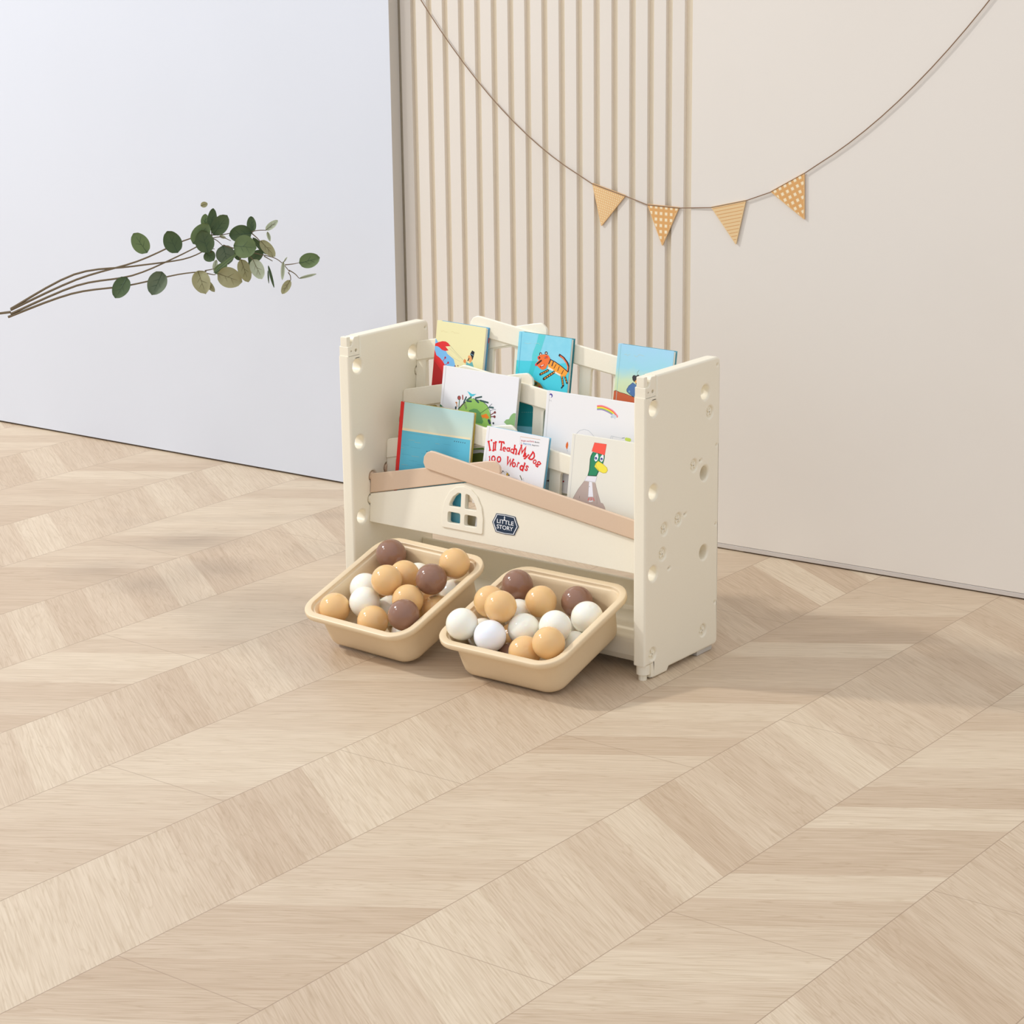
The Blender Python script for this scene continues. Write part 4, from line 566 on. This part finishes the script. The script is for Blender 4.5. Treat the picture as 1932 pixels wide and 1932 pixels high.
for name, A in ART.items():
    th, H_, bc, label = BK[name]
    o_, u, v = Vector(A['o']), Vector(A['u']), Vector(A['v']); up = -v; back = up.cross(u).normalized()
    W_ = A['w']
    M = frame(o_+u*(W_/2)+v*H_, u, back, up)
    t = thing('picture_book', M, label, 'book', 'picture books on the shelf')
    cs = .0013; hw = W_/2
    if name == 'boat': cm = gradient('boat_cover', [(0, (215, 225, 165)), (.45, (226, 229, 158)), (.68, (205, 226, 190)), (.82, (158, 216, 232)), (1, (165, 214, 240))], noise=.28, h=H_, nscale=22)
    elif name == 'sea': cm = gradient('sky_cover', [(0, (98, 190, 214)), (.64, (236, 226, 190)), (.8, (208, 222, 204)), (1, (184, 216, 212))], noise=.12, h=H_, nscale=14)
    elif name == 'rainbow': cm = mat('rainbow_cover', COV[name], .4)
    else: cm = mat(name+'_cover', COV[name], .4)
    if name in ('tiger',): addnoise(cm, 60, .5, (120, 208, 232))
    bm = bmesh.new(); box(bm, (-hw+.004, 0, 0), (hw, cs, H_), .0004); obj('front_cover', bm, cm, t)
    bcm = mat(name+'_back', bc, .4)
    bm = bmesh.new(); box(bm, (-hw+.004, th-cs, 0), (hw, th, H_), .0004); obj('back_cover', bm, bcm, t)
    bm = bmesh.new(); box(bm, (-hw+.003, cs, .002), (hw-.0025, th-cs, H_-.002))
    for j in range(1, 4): box(bm, (hw-.0026, cs+(th-2*cs)*j/4-.00015, .002), (hw-.0022, cs+(th-2*cs)*j/4+.00015, H_-.002))
    obj('pages', bm, PAPER, t, 0)
    sp = [(-hw+.0046, 0), (-hw+.0035, .0003), (-hw+.0022, 0), (-hw+.0006, .0006), (-hw, th*.35), (-hw, th*.65), (-hw+.0006, th-.0006), (-hw+.0022, th+.0003), (-hw+.0035, th-.0006), (-hw+.0046, th)]
    sm = mat('red_spine', (222, 42, 38), .45) if name == 'sea' else cm
    bm = plate([sp], H_, .0001, frame((0, 0, H_/2), (1, 0, 0), (0, 1, 0), (0, 0, 1)))
    obj('spine', bm, sm, t, 30)
    cv = [(.0006, .0002), (W_-.0002, .0002), (W_-.0002, H_-.0002), (.0006, H_-.0002)]
    ink = Ink(cv); Y = lambda q: H_-q
    if name == 'sea': ink.poly((222, 42, 38), [(0, 0), (.0084, 0), (.0084, H_), (0, H_)])
    for c, kd, pts, wd in A['s']:
        P_ = [(p[0]/1000, Y(p[1]/1000)) for p in pts]; wd /= 1000
        if kd == 'P': ink.poly(c, P_)
        elif kd == 'L':
            ink.line(c, P_, wd)
            if len(P_) == 2 and wd > .0007:
                for p in P_: ink.disc(c, p[0], p[1], wd/2)
        else: ink.disc(c, P_[0][0], P_[0][1], wd)
    if name == 'sea': ink.poly((222, 42, 38), [(0, 0), (.0084, 0), (.0084, H_), (0, H_)])
    if name not in ('sea', 'lobster'):
        dk = {'lobster': (222, 212, 158), 'tiger': (110, 195, 220), 'boat': (150, 205, 205)}.get(name, (222, 220, 216))
        ink.line(dk, [(.0062, 0), (.0062, H_)], .0007)
    for ch, x, y, h_, rot in A.get('t', []):
        h_ = h_/1000*1.0; ca, sa = math.cos(math.radians(rot)), math.sin(math.radians(rot))
        wst = {'e': .20, 'a': .20, 'c': .21, 'o': .2, "'": .6, 's': .17, '0': .18, 'M': .17, 'W': .17, 'y': .17, '1': .19}.get(ch, .14)
        for pl_ in GL[ch]:
            q = [(x/1000+h_*(a*ca-b*sa), Y(y/1000)+h_*(a*sa+b*ca)) for a, b in pl_]
            thin = len(pl_) == 2 and pl_[0][1] == pl_[1][1]
            ink.line((222, 30, 36), q, h_*wst*(.95 if thin else 1.28))
    for ti, x0, y0, x1, y1, c, h_ in A.get('tt', []):
        tx = ('Bright and Early', 'Books', 'for', 'Beginning', 'Beginners')[ti]
        x0, y0, x1, y1, h_ = [q/1000 for q in (x0, y0, x1, y1, h_)]
        r_ = math.atan2(-(y1-y0), x1-x0); ink.text(c, tx, x0+math.sin(r_)*h_/2, Y(y0)-h_/2, math.hypot(x1-x0, y1-y0), h_, r_)
    ink.build('cover_lettering_and_picture' if 't' in A else 'cover_picture', frame((-hw, -.00006, 0), (1, 0, 0), (0, 0, 1), (0, -1, 0)), t)
    if name == 'lobster':
        bm = bmesh.new(); box(bm, (hw-.0001, th-cs-.0002, H_-.026), (hw+.0003, th+.0002, H_-.017)); obj('edge_patch', bm, mat('patch_red', (200, 50, 50)), t)

# ================= bunting garland on the wall
yw = .7065
FL = [((.0222, .6732), (.0996, .6545), (.0432, .5922), 'dots'), ((.1473, .6417), (.2187, .6403), (.1815, .5652), 'gingham'), ((.2866, .6455), (.3597, .6627), (.3402, .5797), 'stripes'), ((.408, .6804), (.476, .718), (.4781, .6342), 'gingham')]
bt = thing('bunting_garland', (.25, yw, .65), 'tan pennant garland on a brown cord strung across the wall', 'garland')
BO = Matrix.Translation((-.25, -yw, -.65))
EDGE = mat('pennant_edge', (150, 105, 70), .7)
for i, (tl, trr, tip, pat) in enumerate(FL):
    yy = yw+.002
    Mf = BO @ frame((0, yy, 0), (1, 0, 0), (0, 0, 1), (0, -1, 0))
    if i > 1: Mf = BO @ frame((.243, .7092-.0026, 0), (.99905, .0436, 0), (0, 0, 1), (.0436, -.99905, 0)) @ Matrix.Translation((-.243, 0, 0))
    pts = [tl, tip, trr]
    base = (230, 188, 132) if pat != 'stripes' else (232, 200, 150)
    f = obj('pennant', plate([rpoly(pts, .0012, 2)], .0022, .0003, Mf), [mat('pennant_%s' % pat, base, .7)], bt, 30)
    if i == 2: f['label'] = 'pennant with thin horizontal stripes'
    cvx = [tip, trr, tl]
    c_ = Vector(((tl[0]+trr[0]+tip[0])/3, (tl[1]+trr[1]+tip[1])/3))
    cvx = [tuple(c_+(Vector(p)-c_)*.93) for p in cvx]
    ink = Ink(cvx)
    ax = (Vector(trr)-Vector(tl)).normalized(); ay = Vector((-ax.y, ax.x)); o2 = Vector(tl)
    def sq(a, b, w, h, c): ink.poly(c, [tuple(o2+ax*(a+dx*w)+ay*(b+dy*h)) for dx, dy in ((0, 0), (1, 0), (1, 1), (0, 1))])
    if pat == 'gingham':
        for k in range(9): sq(.0015+k*.0112, -.09, .0045, .09, (222, 168, 104)); 
        for k in range(9): sq(0, -.012-k*.0112, .08, .0045, (222, 168, 104))
        for a in range(8):
            for b in range(9): sq(.0070+a*.0112, -.0065-b*.0112, .0052, .0052, (246, 228, 192))
    elif pat == 'dots':
        for a in range(20):
            for b in range(20): sq(.001+a*.0046, -.003-b*.0046, .0020, .0020, (246, 226, 182))
    else:
        for b in range(14): sq(-.01, -.005-b*.0062, .1, .0011, (214, 160, 100))
    ink.build('pennant_pattern', Mf @ Matrix.Translation((0, 0, .00115)), f)
cord = [(x/100, .642+1.06*(x/100-.2)**2) for x in range(-46, 1, 3)]+[FL[0][0], FL[0][1], FL[1][0], FL[1][1], FL[2][0], FL[2][1], FL[3][0], FL[3][1]]+[(x/100, .642+1.02*(x/100-.2)**2) for x in range(50, 88, 3)]
bm = bmesh.new(); tube(bm, [BO @ Vector((x, yw+.0005 if x < .25 else .7060+.0437*(x-.243), z-.0015)) for x, z in cord], .0010)
obj('cord', bm, mat('brown_cord', (140, 112, 88), .8), bt)

# ================= eucalyptus
PC = Vector((-.5994, .4163, .5345)); VR, VU, VN = Vector((.7966, .6044, -.012)), Vector((-.148, .2143, .9655)), Vector((.5861, -.7673, .2601))
LM = [addnoise(mat('leaf_dark', (106, 126, 90), .55, .3), 40, .6, (122, 138, 98)), addnoise(mat('leaf_green', (140, 158, 112), .55, .3), 40, .5, (124, 146, 104)), addnoise(mat('leaf_olive', (188, 184, 146), .6, .3), 40, .5, (190, 192, 156)), addnoise(mat('leaf_pale', (208, 214, 192), .6, .3), 40, .5, (188, 196, 168)), addnoise(mat('leaf_grey', (134, 146, 120), .6, .3), 40, .5, (108, 128, 108))]
VEIN = [mat('vein_dark', (72, 94, 70), .6), mat('vein_brown', (104, 92, 58), .6)]
STEMM = mat('stem_brown', (108, 92, 66), .6)
random.seed(5)
def leaf(par, P0, base, tip, wd, kind, N=12):
    d = tip-base; L = d.length; d.normalize(); view = VN+Vector((random.uniform(-.1, .1), random.uniform(-.1, .1), random.uniform(-.1, .1)))
    s = d.cross(view).normalized(); n = s.cross(d)
    bm = bmesh.new(); G = []
    cup = random.uniform(.06, .16)*wd; bend = random.uniform(-.06, .08)*L
    for i in range(N+1):
        t = i/N; hw = wd/2*math.sin(PI*min(1, t**.9))**.52 if 0 < i < N else .0006
        row = []
        for j in range(-3, 4):
            q = j/3; row.append(bm.verts.new(base+d*(L*t)+s*(hw*q)+n*(cup*q*q+bend*math.sin(PI*t))))
        G.append(row)
    for i in range(N):
        for j in range(6): bm.faces.new((G[i][j], G[i][j+1], G[i+1][j+1], G[i+1][j]))
    g = bmesh.ops.solidify(bm, geom=bm.faces[:], thickness=.0006)
    for f in bm.faces: f.material_index = 0
    k0 = len(bm.faces)
    vp = [base+d*(L*t)+n*(bend*math.sin(PI*t)+.0003) for t in (0, .2, .4, .6, .8)]
    nb = bmesh.new(); tube(nb, vp, .0006, 5, .0002)
    for a, sd in ((.3, 1), (.42, -1), (.55, 1)):
        if wd > .012: tube(nb, [base+d*(L*a)+n*(bend*math.sin(PI*a)+.0003), base+d*(L*(a+.18))+s*(sd*wd*.26)+n*(cup*.3+bend*math.sin(PI*a)+.0004)], .0004, 4, .00015)
    for f in nb.faces: f.material_index = 1
    bm = merge([bm, nb]); bm.transform(Matrix.Translation(-P0))
    return obj('leaf', bm, [LM[kind], VEIN[1 if kind in (2, 3) else 0]], par, 60, False)
def PT(p, dz=0): return PC+VR*(p[0]/1000)+VU*(p[1]/1000)+VN*dz
EU = thing('eucalyptus_branch', PC, 'green eucalyptus branch with round leaves reaching in front of the white board', 'branch')
for i, (a, b, wd, kd) in enumerate(LEAVES):
    dz = {3: .03, 13: .02, 12: .012, 11: .028, 15: .02, 14: .01, 9: -.01, 25: -.02, 26: -.02, 27: -.02, 8: -.012, 4: -.01}.get(i, random.uniform(-.008, .008))
    leaf(EU, PC, PT(a, dz), PT(b, dz+random.uniform(-.006, .006)), wd/1000, kd)
for st in STEMS:
    bm = bmesh.new(); tube(bm, [p-PC for p in smoothpath([PT(a, random.uniform(-.004, .002)) for a in st])], .0012, 6, .0007); obj('stem', bm, STEMM, EU)
# the branch runs on towards its vase, out of sight on the left
ext = [[(-84, 28), (-130, 16), (-220, -24), (-340, -60), (-470, -120)], [(-84, 15), (-140, -14), (-230, -52), (-340, -72), (-470, -128)], [(-84, -44), (-140, -50), (-240, -72), (-350, -88), (-475, -134)], [(-84, -1), (-130, -20), (-230, -34), (-345, -50), (-470, -118)]]
for st in ext:
    bm = bmesh.new(); tube(bm, [p-PC for p in smoothpath([PT(a) for a in st])], .0011, 6, .0026); obj('stem', bm, STEMM, EU)
# other foliage, unseen, added for its leaf shadows on the floor
SH_ = [(-1.12, -.02, .42), (-1.25, -.12, .62), (-1.22, -.28, .82), (-1.12, -.42, .96), (-.96, -.52, 1.0)]
bm = bmesh.new(); tube(bm, [Vector(p)-PC for p in smoothpath([PT((-470, -124))]+SH_)], .0026, 6, .0012); obj('stem', bm, STEMM, EU)
for i in range(52):
    q = smoothpath(SH_[1:], 10)[min(8+(i*7) % 32, 30)]; r = lambda k: random.uniform(-k, k)
    a_ = q+Vector((r(.10), r(.13), r(.06))); leaf(EU, PC, a_, a_+Vector((r(.05), r(.05), r(.04))).normalized()*.070, .058, i % 2)
for a, b, wd, kd in (((-80, -8), (-92, 36), 38, 0), ((-110, 10), (-78, 48), 34, 1), ((-100, -44), (-84, -90), 36, 2), ((-140, -8), (-160, 34), 36, 0), ((-170, -46), (-190, -92), 38, 4), ((-200, -8), (-226, 30), 34, 1), ((-240, -56), (-262, -98), 34, 0)):
    leaf(EU, PC, PT(a, .004), PT(b, .01), wd/1000, kd)
